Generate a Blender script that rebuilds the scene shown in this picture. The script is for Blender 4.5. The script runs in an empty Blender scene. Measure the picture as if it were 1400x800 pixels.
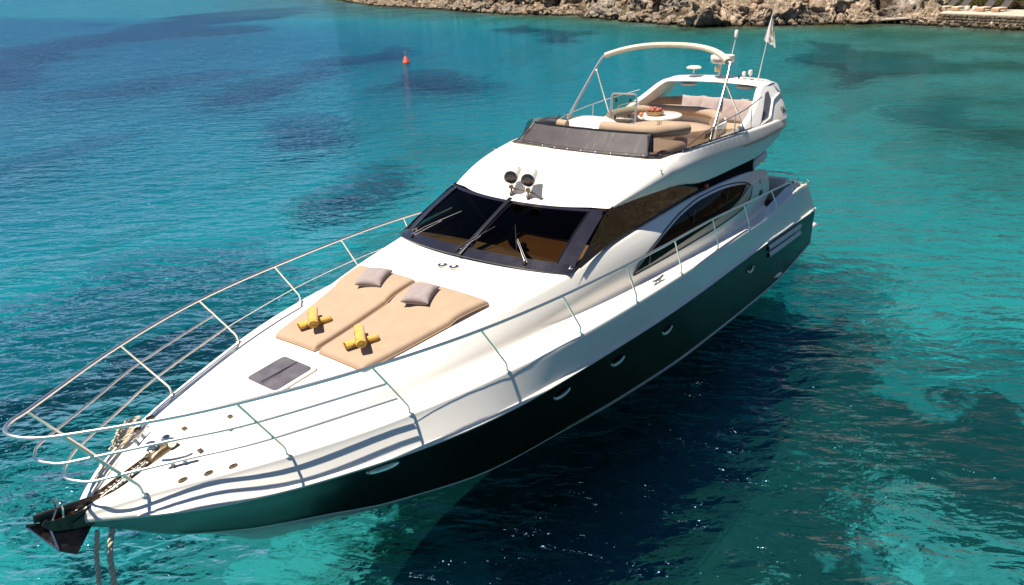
import bpy, bmesh, math, random
from mathutils import Vector, Matrix, noise, Euler
R = math.radians
random.seed(7)
scn = bpy.context.scene
COL = scn.collection

# ---------------------------------------------------------------- camera
cam_d = bpy.data.cameras.new('camera'); cam = bpy.data.objects.new('camera', cam_d); COL.objects.link(cam)
fw = Vector((-0.69097, -0.55711, -0.46070)); fw.normalize()
YAW, PIT, ROLL = R(-141.11), R(27.56), R(-2.5)
fw = Vector((math.cos(PIT)*math.cos(YAW), math.cos(PIT)*math.sin(YAW), -math.sin(PIT)))
r0 = Vector((math.sin(YAW), -math.cos(YAW), 0)); u0 = r0.cross(fw)
rr = r0*math.cos(ROLL)+u0*math.sin(ROLL); uu = u0*math.cos(ROLL)-r0*math.sin(ROLL)
cam.matrix_world = Matrix(((rr.x, uu.x, -fw.x, 1.82), (rr.y, uu.y, -fw.y, 7.21), (rr.z, uu.z, -fw.z, 6.37), (0, 0, 0, 1)))
cam_d.sensor_width = 36; cam_d.lens = 1012.81/1400*36; cam_d.shift_y = (488.2-400)/1400
cam_d.clip_start = 0.1; cam_d.clip_end = 6000
scn.camera = cam

# ---------------------------------------------------------------- light
SUN = Vector((0.30, -0.205, 0.93)).normalized()
w = bpy.data.worlds.new('World'); scn.world = w; w.use_nodes = True
nt = w.node_tree; bg = nt.nodes['Background']; sky = nt.nodes.new('ShaderNodeTexSky')
sky.sky_type = 'NISHITA'; sky.sun_disc = False
sky.sun_elevation = math.asin(SUN.z); sky.sun_rotation = math.atan2(SUN.x, SUN.y)
sky.air_density = 1.0; sky.dust_density = 0.0; sky.ozone_density = 4.5; sky.altitude = 2500
nt.links.new(sky.outputs[0], bg.inputs[0]); bg.inputs[1].default_value = 0.06
sd = bpy.data.lights.new('sun', 'SUN'); sd.energy = 5.0; sd.angle = R(0.53); sd.color = (1, 0.94, 0.84)
so = bpy.data.objects.new('sun', sd); COL.objects.link(so); so.rotation_euler = SUN.to_track_quat('Z', 'Y').to_euler()
scn.view_settings.view_transform = 'Standard'; scn.view_settings.look = 'None'
scn.view_settings.exposure = 0.76; scn.view_settings.gamma = 1
scn.cycles.max_bounces = 10; scn.cycles.transparent_max_bounces = 12; scn.cycles.volume_bounces = 0
scn.cycles.caustics_reflective = False; scn.cycles.caustics_refractive = False
scn.cycles.use_denoising = True; scn.cycles.sample_clamp_direct = 4.0

# ---------------------------------------------------------------- materials
class NT:
    def __init__(s, name):
        s.m = bpy.data.materials.new(name); s.m.use_nodes = True; s.t = s.m.node_tree
        s.t.nodes.clear(); s.out = s.n('ShaderNodeOutputMaterial')
    def n(s, ty, ins=None, **kw):
        nd = s.t.nodes.new(ty)
        for k, v in kw.items(): setattr(nd, k, v)
        for k, v in (ins or {}).items():
            if isinstance(v, bpy.types.NodeSocket): s.t.links.new(v, nd.inputs[k])
            else: nd.inputs[k].default_value = v
        return nd
    def l(s, a, b): s.t.links.new(a, b)
    def math(s, op, a, b=0.0, c=None, clamp=False):
        d = {0: a, 1: b}
        if c is not None: d[2] = c
        nd = s.n('ShaderNodeMath', d, operation=op, use_clamp=clamp); return nd.outputs[0]
    def mix(s, f, a, b, mode='MIX'):
        nd = s.n('ShaderNodeMix', data_type='RGBA', blend_type=mode)
        for i, v in ((0, f), (6, a), (7, b)):
            if isinstance(v, bpy.types.NodeSocket): s.l(v, nd.inputs[i])
            else: nd.inputs[i].default_value = v
        return nd.outputs[2]
    def noise(s, vec, scale, detail=4, rough=.55, dist=0, lac=2.0):
        return s.n('ShaderNodeTexNoise', {'Vector': vec, 'Scale': scale, 'Detail': detail, 'Roughness': rough, 'Distortion': dist, 'Lacunarity': lac})
    def ramp(s, f, stops, interp='LINEAR'):
        nd = s.n('ShaderNodeValToRGB', {0: f}); cr = nd.color_ramp; cr.interpolation = interp
        while len(cr.elements) < len(stops): cr.elements.new(.5)
        for e, (p, c) in zip(cr.elements, stops):
            e.position = p; e.color = c if len(c) == 4 else (*c, 1)
        return nd.outputs[0]
    def obj(s): return s.n('ShaderNodeTexCoord').outputs['Object']
    def geo(s): return s.n('ShaderNodeNewGeometry')
def c4(c): return (c[0], c[1], c[2], 1)
def M(name, col, rough=.5, metal=0, var=.0, vs=8, bump=0, bs=60, coat=0, spec=.5, col2=None, sheen=0):
    k = NT(name); v = k.obj()
    base = c4(col)
    if var or col2:
        nz = k.noise(v, vs, 5)
        c2 = c4(col2) if col2 else c4([x*(1-var) for x in col])
        f = k.ramp(nz.outputs[0], [(.35, (0, 0, 0)), (.68, (1, 1, 1))])
        base = k.mix(f, c4(col), c2)
    p = k.n('ShaderNodeBsdfPrincipled', {'Base Color': base, 'Roughness': rough, 'Metallic': metal, 'Coat Weight': coat, 'Specular IOR Level': spec, 'Sheen Weight': sheen})
    if var:
        nr = k.noise(v, vs*1.7, 4); k.l(k.math('MULTIPLY_ADD', nr.outputs[0], .18, rough-.09, clamp=True), p.inputs['Roughness'])
    if bump:
        nb = k.noise(v, bs, 4); b = k.n('ShaderNodeBump', {'Height': nb.outputs[0], 'Strength': bump, 'Distance': .01}); k.l(b.outputs[0], p.inputs['Normal'])
    k.l(p.outputs[0], k.out.inputs[0]); return k.m
GEL = M('white gelcoat', (.80, .745, .66), .22, var=.035, vs=1.3, coat=.3, bump=.02, bs=3)
GEL2 = M('cream gelcoat', (.72, .66, .56), .35, var=.05, vs=2)
GREEN = M('dark green hull paint', (.009, .011, .008), .3, coat=.0, spec=.14, var=.2, vs=.8, bump=.015, bs=2.5)
SILL = M('beige window sill', (.56, .44, .30), .5, var=.1)
STRIPE = M('boot stripe', (.72, .70, .66), .3)
ANTIF = M('pale hull bottom', (.42, .47, .42), .16, var=.15, vs=3)
ANTID = M('dark antifouling', (.012, .014, .016), .6, var=.3)
STEEL = M('polished steel', (.72, .67, .60), .10, metal=1, bump=.03, bs=12)
STEELR = M('steel tube', (.84, .77, .70), .32, metal=1, bump=.04, bs=20)
RUST = M('dark rusty steel', (.035, .030, .027), .38, metal=.7, col2=(.085, .062, .05), vs=12, bump=.25, bs=40)
BRONZE = M('bronze fitting', (.24, .17, .10), .35, metal=.8, var=.3, vs=20)
BLACK = M('black trim', (.012, .011, .016), .35, var=.2, vs=10)
BLACKF = M('black vinyl', (.02, .02, .026), .5, bump=.15, bs=40, var=.2)
MASK = M('windscreen mask', (.016, .014, .022), .22, coat=.3, var=.2, vs=3)
MESHG = M('grey mesh cover', (.10, .083, .09), .55, col2=(.14, .12, .12), vs=5, bump=.2, bs=150)
_t = MESHG.node_tree; _p = [n for n in _t.nodes if n.type == 'BSDF_PRINCIPLED'][0]; _b = _p.inputs['Base Color'].links[0].from_socket
_tc = _t.nodes.new('ShaderNodeTexCoord'); _mp = _t.nodes.new('ShaderNodeMapping'); _mp.inputs['Scale'].default_value = (1.2, 9, 1.2); _mp.inputs['Location'].default_value = (0, .6, 0)
_nz = _t.nodes.new('ShaderNodeTexNoise'); _nz.inputs['Scale'].default_value = 1.6; _nz.inputs['Detail'].default_value = 5; _rp = _t.nodes.new('ShaderNodeValToRGB'); _rp.color_ramp.elements[0].position = .60; _rp.color_ramp.elements[1].position = .78; _rp.color_ramp.elements[1].color = (.6, .6, .6, 1)
_mx = _t.nodes.new('ShaderNodeMix'); _mx.data_type = 'RGBA'; _mx.inputs[7].default_value = (.45, .42, .40, 1)
_t.links.new(_tc.outputs['Object'], _mp.inputs[0]); _t.links.new(_mp.outputs[0], _nz.inputs['Vector']); _t.links.new(_nz.outputs[0], _rp.inputs[0]); _t.links.new(_rp.outputs[0], _mx.inputs[0]); _t.links.new(_b, _mx.inputs[6]); _t.links.new(_mx.outputs[2], _p.inputs['Base Color'])
TAN = M('tan canvas', (.365, .25, .16), .85, col2=(.405, .28, .182), vs=5, bump=.25, bs=90, sheen=.2)
TAND = M('tan piping', (.36, .22, .13), .85, bump=.2)
GREY = M('grey linen', (.33, .265, .245), .9, col2=(.27, .215, .20), vs=45, bump=.5, bs=160, sheen=.2)
YEL = M('yellow terry cloth', (.74, .44, .07), .95, col2=(.62, .33, .045), vs=30, bump=.9, bs=170, sheen=.4)
WOOD = M('teak', (.30, .17, .09), .6, var=.3, vs=12)
BASK = M('wicker', (.45, .28, .13), .8, var=.4, vs=40, bump=.6, bs=80)
FRUIT = M('red fruit', (.30, .05, .045), .45, col2=(.38, .13, .06), vs=25)
FRUITY = M('orange fruit', (.55, .26, .05), .5, col2=(.5, .06, .06), vs=15)
CANVAS = M('cream canvas cover', (.58, .50, .38), .8, var=.12, vs=10, bump=.3, bs=40)
PLASTIC = M('white plastic', (.72, .69, .62), .35, var=.05)
ROPEM = M('beige rope', (.8, .68, .5), .9, col2=(.55, .45, .32), vs=40, bump=.6, bs=120)
LENS = M('searchlight lens', (.05, .035, .03), .12, metal=.3, coat=1, bump=.3, bs=30)
BUOYM = M('orange red plastic', (.72, .09, .045), .45, col2=(.6, .06, .03), vs=4)
FLAGM = M('white flag cloth', (.72, .68, .64), .85, var=.1, vs=10)
FLAGC = M('flag print', (.35, .28, .12), .85)
INTER = M('brown dashboard', (.55, .36, .18), .5, var=.15, vs=4, bump=.2, bs=30)
INTERD = M('dark interior', (.010, .009, .008), .95, spec=.05)
REDM = M('red plastic', (.45, .03, .03), .4)
NAVYT = M('emblem dark', (.03, .03, .05), .4)
def glass(name, tint, rough=.02, amt=1.0):
    k = NT(name)
    fr = k.n('ShaderNodeFresnel', {'IOR': 1.5}).outputs[0]
    fr = k.math('MULTIPLY', fr, amt, clamp=True)
    g = k.n('ShaderNodeBsdfGlossy', {'Roughness': rough, 'Color': (1, 1, 1, 1)})
    t = k.n('ShaderNodeBsdfTransparent', {'Color': c4(tint)})
    x = k.n('ShaderNodeMixShader', {0: fr, 1: t.outputs[0], 2: g.outputs[0]}); k.l(x.outputs[0], k.out.inputs[0]); return k.m
GLASS_W = glass('tinted windscreen glass', (.22, .175, .12), amt=.2)
GLASS_S = glass('dark side glass', (.03, .028, .026), amt=2.3)
GLASS_F = glass('clear smoked acrylic', (.45, .42, .40))
GLASS_C = glass('clear pane', (.60, .68, .56), amt=1.5)
GLASS_D = glass('dark arc glass', (.015, .018, .018), amt=.3)

# ---------------------------------------------------------------- helpers
def tag(o, label=None, cat=None, group=None, kind=None):
    if label: o['label'] = label
    if cat: o['category'] = cat
    if group: o['group'] = group
    if kind: o['kind'] = kind
    return o
def empty(name, loc=(0, 0, 0), rz=0):
    o = bpy.data.objects.new(name, None); o.empty_display_size = .2
    o.location = loc; o.rotation_euler = (0, 0, rz); COL.objects.link(o); return o
def build(name, bm, mats, parent=None, smooth=True, ang=38, local=False):
    if not isinstance(mats, (list, tuple)): mats = [mats]
    bm.normal_update()
    th = R(ang)
    for f in bm.faces: f.smooth = smooth
    for e in bm.edges:
        if len(e.link_faces) == 2: e.smooth = e.calc_face_angle(0) < th
    me = bpy.data.meshes.new(name); bm.to_mesh(me); bm.free()
    for m in mats: me.materials.append(m)
    o = bpy.data.objects.new(name, me); COL.objects.link(o)
    if parent is not None:
        o.parent = parent
        if not local:  # vertices were given in world space: bring them into the parent's frame
            b = Matrix.LocRotScale(parent.location, parent.rotation_euler, parent.scale)
            p = parent.parent
            while p is not None:
                b = Matrix.LocRotScale(p.location, p.rotation_euler, p.scale) @ b; p = p.parent
            me.transform(b.inverted())
    return o
def P(s, y, z): return Vector((-s, y, z))
def cv(tab):
    xs = [t[0] for t in tab]; ys = [t[1] for t in tab]; n = len(xs)
    d = [(ys[i+1]-ys[i])/(xs[i+1]-xs[i]) for i in range(n-1)]
    m = [d[0]]+[0 if d[i-1]*d[i] <= 0 else 2*d[i-1]*d[i]/(d[i-1]+d[i]) for i in range(1, n-1)]+[d[-1]]
    def f(x):
        if x <= xs[0]: return ys[0]
        if x >= xs[-1]: return ys[-1]
        i = 0
        while x > xs[i+1]: i += 1
        h = xs[i+1]-xs[i]; t = (x-xs[i])/h
        return ((2*t**3-3*t*t+1)*ys[i]+(t**3-2*t*t+t)*h*m[i]+(-2*t**3+3*t*t)*ys[i+1]+(t**3-t*t)*h*m[i+1])
    return f
def fair(tab, sm=.45):
    # natural cubic spline through the table, averaged over a short window
    xs = [t[0] for t in tab]; ys = [t[1] for t in tab]; n = len(xs); h = [xs[i+1]-xs[i] for i in range(n-1)]
    a = [0]*n; b = [1]*n; c = [0]*n; d = [0]*n
    for i in range(1, n-1):
        a[i] = h[i-1]; b[i] = 2*(h[i-1]+h[i]); c[i] = h[i]; d[i] = 6*((ys[i+1]-ys[i])/h[i]-(ys[i]-ys[i-1])/h[i-1])
    for i in range(1, n): w_ = a[i]/b[i-1]; b[i] -= w_*c[i-1]; d[i] -= w_*d[i-1]
    m = [0]*n; m[-1] = d[-1]/b[-1]
    for i in range(n-2, -1, -1): m[i] = (d[i]-c[i]*m[i+1])/b[i]
    def g(x):
        if x <= xs[0]: return ys[0]+(x-xs[0])*((ys[1]-ys[0])/h[0]-h[0]*(2*m[0]+m[1])/6)
        if x >= xs[-1]: return ys[-1]+(x-xs[-1])*((ys[-1]-ys[-2])/h[-1])
        i = 0
        while x > xs[i+1]: i += 1
        A = (xs[i+1]-x)/h[i]; B = 1-A
        return A*ys[i]+B*ys[i+1]+((A**3-A)*m[i]+(B**3-B)*m[i+1])*h[i]**2/6
    memo = {}
    def f(x):
        x = round(x, 4)
        if x not in memo:
            w_ = min(sm, max(0, x)*.35)
            memo[x] = g(x) if w_ < 1e-3 else sum(g(x+w_*q*2.0)*math.exp(-2*q*q) for q in (-1, -.66, -.33, 0, .33, .66, 1))/sum(math.exp(-2*q*q) for q in (-1, -.66, -.33, 0, .33, .66, 1))
        return memo[x]
    return f
def fillet(pts, rad, n=4):
    out = []
    for i, p in enumerate(pts):
        r = rad[i] if i < len(rad) else 0
        if r and 0 < i < len(pts)-1:
            a, b = pts[i-1]-p, pts[i+1]-p
            A = p+a*min(.48, r/max(a.length, 1e-6)); B = p+b*min(.48, r/max(b.length, 1e-6))
            for k in range(n+1):
                t = k/n; out.append(A*(1-t)**2+p*(2*t*(1-t))+B*t*t)
        else: out.append(p.copy())
    return out
def loft(bm, rows, mat=None, mirror=True, flip=False, closed=False):
    """rows: equal-length lists of points; mat(j) gives a material slot for strip j"""
    for sg in ((1, -1) if mirror else (1,)):
        V = [[bm.verts.new((p.x, p.y*sg, p.z)) for p in r] for r in rows]
        m = len(rows[0])
        for i in range(len(rows)-1):
            for j in range(m if closed else m-1):
                q = [V[i][j], V[i+1][j], V[i+1][(j+1) % m], V[i][(j+1) % m]]
                if (sg == 1) != flip: q.reverse()
                try: f = bm.faces.new(q)
                except ValueError: continue
                if mat: f.material_index = mat(j)
    return bm
def weld(bm, d=1e-4):
    bmesh.ops.remove_doubles(bm, verts=bm.verts, dist=d)
    bmesh.ops.dissolve_degenerate(bm, edges=bm.edges, dist=1e-5)
    bmesh.ops.recalc_face_normals(bm, faces=bm.faces)
    return bm
def box(bm, c, size, rot=(0, 0, 0), bev=.0, seg=2, mi=0):
    t = bmesh.new(); bmesh.ops.create_cube(t, size=1)
    bmesh.ops.scale(t, vec=size, verts=t.verts)
    if bev: bmesh.ops.bevel(t, geom=t.edges[:], offset=bev, segments=seg, affect='EDGES', profile=.5)
    t.transform(Matrix.Translation(c) @ Euler(rot).to_matrix().to_4x4())
    for f in t.faces: f.material_index = mi
    add(bm, t); return bm
def add(bm, t):
    me = bpy.data.meshes.new('tmp'); t.to_mesh(me); t.free(); bm.from_mesh(me); bpy.data.meshes.remove(me)
def smoothpath(pts, n=6):
    pts = [Vector(p) for p in pts]; out = []
    for i in range(len(pts)-1):
        p0 = pts[max(i-1, 0)]; p1 = pts[i]; p2 = pts[i+1]; p3 = pts[min(i+2, len(pts)-1)]
        for k in range(n):
            t = k/n
            out.append(.5*((2*p1)+(p2-p0)*t+(2*p0-5*p1+4*p2-p3)*t*t+(3*p1-p0-3*p2+p3)*t**3))
    out.append(pts[-1]); return out
def roundpath(pts, r=.1, n=5):
    return fillet([Vector(p) for p in pts], [r]*len(pts), n)
def tube(bm, pts, r, seg=10, caps=True, mi=0, sy=1.0):
    pts = [Vector(p) for p in pts]
    q = []
    for p in pts:
        if not q or (p-q[-1]).length > 1e-5: q.append(p)
    pts = q
    up = None; rings = []
    for i, p in enumerate(pts):
        t = (pts[min(i+1, len(pts)-1)]-pts[max(i-1, 0)]).normalized()
        if up is None:
            a = Vector((0, 0, 1)) if abs(t.z) < .95 else Vector((1, 0, 0))
            up = (a-t*a.dot(t)).normalized()
        else:
            up = (up-t*up.dot(t)); up = up.normalized() if up.length > 1e-6 else Vector((0, 0, 1))
        s = t.cross(up); rad = r[i] if isinstance(r, (list, tuple)) else r
        rings.append([bm.verts.new(p+(up*math.cos(2*math.pi*k/seg)*sy+s*math.sin(2*math.pi*k/seg))*rad) for k in range(seg)])
    fs = []
    for a, b in zip(rings, rings[1:]):
        for k in range(seg): fs.append(bm.faces.new((a[k], a[(k+1) % seg], b[(k+1) % seg], b[k])))
    if caps:
        fs.append(bm.faces.new(rings[0][::-1])); fs.append(bm.faces.new(rings[-1]))
    for f in fs: f.material_index = mi
    return bm
def lathe(bm, prof, seg=24, mat4=None, mi=0, sx=1, sy=1):
    rings = []
    for r, z in prof:
        rings.append([Vector((r*sx*math.cos(2*math.pi*k/seg), r*sy*math.sin(2*math.pi*k/seg), z)) for k in range(seg)])
    if mat4: rings = [[mat4 @ v for v in rg] for rg in rings]
    V = [[bm.verts.new(v) for v in rg] for rg in rings]
    for a, b in zip(V, V[1:]):
        for k in range(seg):
            f = bm.faces.new((a[k], a[(k+1) % seg], b[(k+1) % seg], b[k])); f.material_index = mi
    for rg, fl in ((V[0], True), (V[-1], False)):
        f = bm.faces.new(rg[::-1] if fl else rg); f.material_index = mi
    return bm
def aim(loc, d, roll=0):
    return Matrix.Translation(loc) @ Vector(d).to_track_quat('Z', 'Y').to_matrix().to_4x4() @ Matrix.Rotation(roll, 4, 'Z')
def cushion(bm, fn, th, nu=22, nv=22, p=14, q=.4, bottom=0.0, mi=0):
    """closed padded slab; fn(u,v)->base point for u,v in -1..1"""
    def sp(k, n):
        t = -1+2*k/n; return math.copysign(1-(1-abs(t))**1.8, t)
    T = []; B = []
    for i in range(nu+1):
        a = sp(i, nu); T.append([]); B.append([])
        for j in range(nv+1):
            b = sp(j, nv); base = fn(a, b)
            h = max(0, (1-abs(a)**p)*(1-abs(b)**p))**q
            T[-1].append(bm.verts.new(base+Vector((0, 0, th*(.12+.88*h)))))
            B[-1].append(bm.verts.new(base-Vector((0, 0, bottom*h))))
    F = []
    for i in range(nu):
        for j in range(nv):
            F.append(bm.faces.new((T[i][j], T[i+1][j], T[i+1][j+1], T[i][j+1])))
            F.append(bm.faces.new((B[i][j+1], B[i+1][j+1], B[i+1][j], B[i][j])))
    for i in range(nu):
        F.append(bm.faces.new((B[i][0], B[i+1][0], T[i+1][0], T[i][0]))); F.append(bm.faces.new((T[i][nv], T[i+1][nv], B[i+1][nv], B[i][nv])))
    for j in range(nv):
        F.append(bm.faces.new((T[0][j], T[0][j+1], B[0][j+1], B[0][j]))); F.append(bm.faces.new((B[nu][j], B[nu][j+1], T[nu][j+1], T[nu][j])))
    for f in F: f.material_index = mi
    bmesh.ops.recalc_face_normals(bm, faces=bm.faces)
    return bm
def ring_strip(bm, outer, inner, h, mi=0):
    """a flat-bottomed raised frame between two closed loops; h = offset vector"""
    n = len(outer); hv = Vector(h)
    A = [bm.verts.new(p) for p in outer]; B = [bm.verts.new(p+hv) for p in outer]
    C = [bm.verts.new(p+hv) for p in inner]; D = [bm.verts.new(p) for p in inner]
    for i in range(n):
        j = (i+1) % n
        for q in ((A[i], A[j], B[j], B[i]), (B[i], B[j], C[j], C[i]), (C[i], C[j], D[j], D[i])):
            f = bm.faces.new(q); f.material_index = mi
    bmesh.ops.recalc_face_normals(bm, faces=bm.faces); return bm

# ================================================================ SEA AND SHORE
SH = [(-420, -560), (-300, -370), (-190, -225), (-134, -138), (-117, -100), (-104, -76), (-100, -60), (-88, -42), (-83, -33), (-84, -24), (-89, -14), (-85, -6), (-80, 2), (-70, 15), (-57, 30), (-42, 46), (-28, 70), (-18, 110), (-10, 200)]
SH = [Vector((a, b, 0)) for a, b in SH]
def shore_d(x, y):
    """signed distance to the shoreline, positive on land (the far side)"""
    best = 1e9; sg = 1; p = Vector((x, y, 0))
    for a, b in zip(SH, SH[1:]):
        d = b-a; t = max(0, min(1, (p-a).dot(d)/d.length_squared)); q = a+d*t; l = (p-q).length
        if l < best: best = l; sg = 1 if d.cross(p-a).z > 0 else -1
    return best*sg
_dep = cv([(0, 0.0), (3, .7), (10, 1.4), (26, 1.9), (48, 3.0), (75, 3.3), (95, 3.3), (120, 4.2), (400, 6)])
def seabed_z(x, y):
    d = -shore_d(x, y)
    if d < 0: z = min(.5, -d*.2)
    else: z = -_dep(d)
    z += .35*noise.noise(Vector((x*.08, y*.08, 3)))*min(1, max(0, d)/12)
    z += .10*noise.noise(Vector((x*.5, y*.5, 7)))*min(1, max(0, d)/8)
    dd = max(0, (-y-9))*.12*max(0, min(1, (x+100)/45))
    return z-min(dd, 7.5)*min(1, max(0, d)/20)
def axis(lo, hi, flo, fhi, fine, coarse):
    out = []; x = lo
    while x < hi:
        out.append(x); x += fine if flo <= x < fhi else coarse
    out.append(hi); return out
bm = bmesh.new()
xs = axis(-700, 900, -110, 14, 1.4, 22); ys = axis(-900, 500, -110, 30, 1.4, 22)
V = [[bm.verts.new((x, y, seabed_z(x, y) if (x > -330) else -8)) for y in ys] for x in xs]
for i in range(len(xs)-1):
    for j in range(len(ys)-1): bm.faces.new((V[i][j], V[i+1][j], V[i+1][j+1], V[i][j+1]))
k = NT('sand with seagrass and hull shade'); g = k.geo().outputs['Position']
n1 = k.noise(g, .11, 5, .6); n2 = k.noise(g, .9, 6, .7, .6); n3 = k.noise(g, 4.5, 4, .7)
wv = k.noise(g, 1.1, 3, .6)
# seagrass beds; those by the hull also paint in its shadow and reflection: (x, y, rx, ry, turn, weight)
BEDS_SHADE = [(-15.6, .4, 4.2, 2.2, 10, 1.0), (-9, -1.2, 6, 1.8, 0, .9), (-12.0, 1.2, 7.5, 2.6, -8, 1.0), (-7.4, 3.2, 4.2, 2.5, -25, 1.0), (-12.8, 6.4, 4.3, 2.5, 62, 1.0), (-15.0, 8.6, 3.4, 1.6, 50, .95), (-12.6, 9.5, 3.5, 2.0, 80, .9), (-5.8, -11.8, 5.6, 4.2, 15, 1.0), (-16.8, -15.5, 3.8, 2.4, 40, .9),
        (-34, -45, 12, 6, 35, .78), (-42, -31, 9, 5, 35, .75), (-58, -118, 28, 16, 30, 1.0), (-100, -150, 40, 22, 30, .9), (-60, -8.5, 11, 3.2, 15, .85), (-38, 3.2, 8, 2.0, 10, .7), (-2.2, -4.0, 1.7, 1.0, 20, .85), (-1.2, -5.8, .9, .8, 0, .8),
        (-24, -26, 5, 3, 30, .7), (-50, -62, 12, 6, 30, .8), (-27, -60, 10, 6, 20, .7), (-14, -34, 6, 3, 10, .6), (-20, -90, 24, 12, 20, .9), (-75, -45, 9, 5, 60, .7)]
acc = None
dist = k.n('ShaderNodeVectorMath', {0: n2.outputs['Color'], 1: (.5, .5, .5)}, operation='SUBTRACT').outputs[0]
dist = k.n('ShaderNodeVectorMath', {0: dist, 'Scale': 3.2}, operation='SCALE').outputs[0]
gp = k.n('ShaderNodeVectorMath', {0: g, 1: dist}, operation='ADD').outputs[0]
d2 = k.n('ShaderNodeVectorMath', {0: n1.outputs['Color'], 1: (.5, .5, .5)}, operation='SUBTRACT').outputs[0]
d2 = k.n('ShaderNodeVectorMath', {0: d2, 'Scale': 8.0}, operation='SCALE').outputs[0]
gp = k.n('ShaderNodeVectorMath', {0: gp, 1: d2}, operation='ADD').outputs[0]
n0 = k.noise(g, .035, 3, .6); d3 = k.n('ShaderNodeVectorMath', {0: n0.outputs['Color'], 1: (.5, .5, .5)}, operation='SUBTRACT').outputs[0]
far = k.n('ShaderNodeMapRange', {'Value': k.n('ShaderNodeVectorMath', {0: g}, operation='LENGTH').outputs['Value'], 'From Min': 22, 'From Max': 70, 'To Min': 0, 'To Max': 60}).outputs[0]
d3 = k.n('ShaderNodeVectorMath', {0: d3, 'Scale': far}, operation='SCALE').outputs[0]
gp = k.n('ShaderNodeVectorMath', {0: gp, 1: d3}, operation='ADD').outputs[0]
for (bx, by, rx, ry, tn, wt) in BEDS_SHADE:
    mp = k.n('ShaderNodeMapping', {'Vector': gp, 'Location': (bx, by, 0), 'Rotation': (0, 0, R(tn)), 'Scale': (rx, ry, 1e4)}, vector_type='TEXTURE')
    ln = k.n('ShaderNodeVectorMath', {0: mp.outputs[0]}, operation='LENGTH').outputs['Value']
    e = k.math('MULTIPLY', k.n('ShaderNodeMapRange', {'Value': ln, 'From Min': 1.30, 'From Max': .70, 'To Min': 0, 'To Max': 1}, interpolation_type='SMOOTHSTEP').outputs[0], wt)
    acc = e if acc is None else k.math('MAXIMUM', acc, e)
n5 = k.noise(g, 1.7, 6, .72, .4)
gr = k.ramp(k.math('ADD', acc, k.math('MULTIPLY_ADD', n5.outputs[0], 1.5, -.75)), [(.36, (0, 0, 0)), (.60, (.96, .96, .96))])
speck = k.ramp(n2.outputs[0], [(.60, (0, 0, 0)), (.72, (.5, .5, .5))])
gr = k.math('MAXIMUM', gr, k.math('MULTIPLY', speck, .8))
sand = k.mix(n3.outputs[0], (.93, .92, .86, 1), (.76, .75, .69, 1))
sand = k.mix(k.ramp(n1.outputs[0], [(.4, (0, 0, 0)), (.65, (.5, .5, .5))]), sand, (.56, .54, .47, 1))
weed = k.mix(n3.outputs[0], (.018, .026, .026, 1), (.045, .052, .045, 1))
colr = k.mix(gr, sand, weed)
# shallow rocks and weed close under the shore
z = k.n('ShaderNodeSeparateXYZ', {0: g}).outputs[2]
shal = k.math('MULTIPLY', k.ramp(k.n('ShaderNodeMapRange', {'Value': z, 'From Min': -3.6, 'From Max': -1.2}).outputs[0], [(0, (0, 0, 0)), (1, (1, 1, 1))]), k.ramp(n1.outputs[0], [(.3, (.45, .45, .45)), (.6, (1, 1, 1))]))
colr = k.mix(shal, colr, (.30, .235, .09, 1))
p = k.n('ShaderNodeBsdfPrincipled', {'Base Color': colr, 'Roughness': .95, 'Specular IOR Level': .1})
k.l(p.outputs[0], k.out.inputs[0])
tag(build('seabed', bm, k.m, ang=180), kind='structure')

k = NT('clear sea water'); g = k.geo().outputs['Position']
ang = math.atan2(0.79, -0.61)
def wave(scale, stretch, det, rough, dist, da=0):
    mp = k.n('ShaderNodeMapping', {'Vector': g, 'Rotation': (0, 0, ang+da), 'Scale': (1/stretch, 1, 1)}, vector_type='TEXTURE')
    # crests run along the first axis
    mp.inputs['Scale'].default_value = (stretch, 1, 1)
    return k.noise(mp.outputs[0], scale, det, rough, dist)
w0 = wave(.16, 1.6, 2, .5, .2, .25); w1 = wave(.62, 2.0, 3, .5, .5, .18); w2 = wave(2.5, 2.4, 3, .5, .4, -.15); w3 = wave(6.0, 1.9, 3, .5, .3, .35); w4 = k.noise(g, .05, 3, .6)
def ridge(s):  # sharpen crests
    a = k.math('ABSOLUTE', k.math('MULTIPLY_ADD', s, 2, -1)); return k.math('SUBTRACT', 1, a)
h = k.math('MULTIPLY', w0.outputs[0], .30)
h = k.math('ADD', h, k.math('MULTIPLY', w1.outputs[0], .44))
h = k.math('ADD', h, k.math('MULTIPLY', w2.outputs[0], .34))
h = k.math('ADD', h, k.math('MULTIPLY', ridge(w2.outputs[0]), .05))
h = k.math('ADD', h, k.math('MULTIPLY', w3.outputs[0], .075))
gust = k.math('MULTIPLY_ADD', w4.outputs[0], 1.0, .5)
bump = k.n('ShaderNodeBump', {'Height': h, 'Strength': 1.0, 'Distance': 1.0})
k.l(k.math('MULTIPLY', gust, .95, clamp=True), bump.inputs['Strength'])
fr = k.n('ShaderNodeFresnel', {'IOR': 1.33, 'Normal': bump.outputs[0]}).outputs[0]
gl = k.n('ShaderNodeBsdfGlossy', {'Roughness': .05, 'Normal': bump.outputs[0], 'Color': (.38, .62, .98, 1)})
tr = k.n('ShaderNodeBsdfTransparent', {'Color': (.96, .98, .98, 1)})
rf = k.n('ShaderNodeBsdfRefraction', {'IOR': 1.33, 'Roughness': .0, 'Normal': bump.outputs[0], 'Color': (.97, 1, 1, 1)})
body = k.n('ShaderNodeMixShader', {0: .63, 1: tr.outputs[0], 2: rf.outputs[0]})
x = k.n('ShaderNodeMixShader', {0: fr, 1: body.outputs[0], 2: gl.outputs[0]})
k.l(x.outputs[0], k.out.inputs['Surface'])
va = k.n('ShaderNodeVolumeAbsorption', {'Color': (.02, .892, .972, 1), 'Density': .345})
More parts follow.
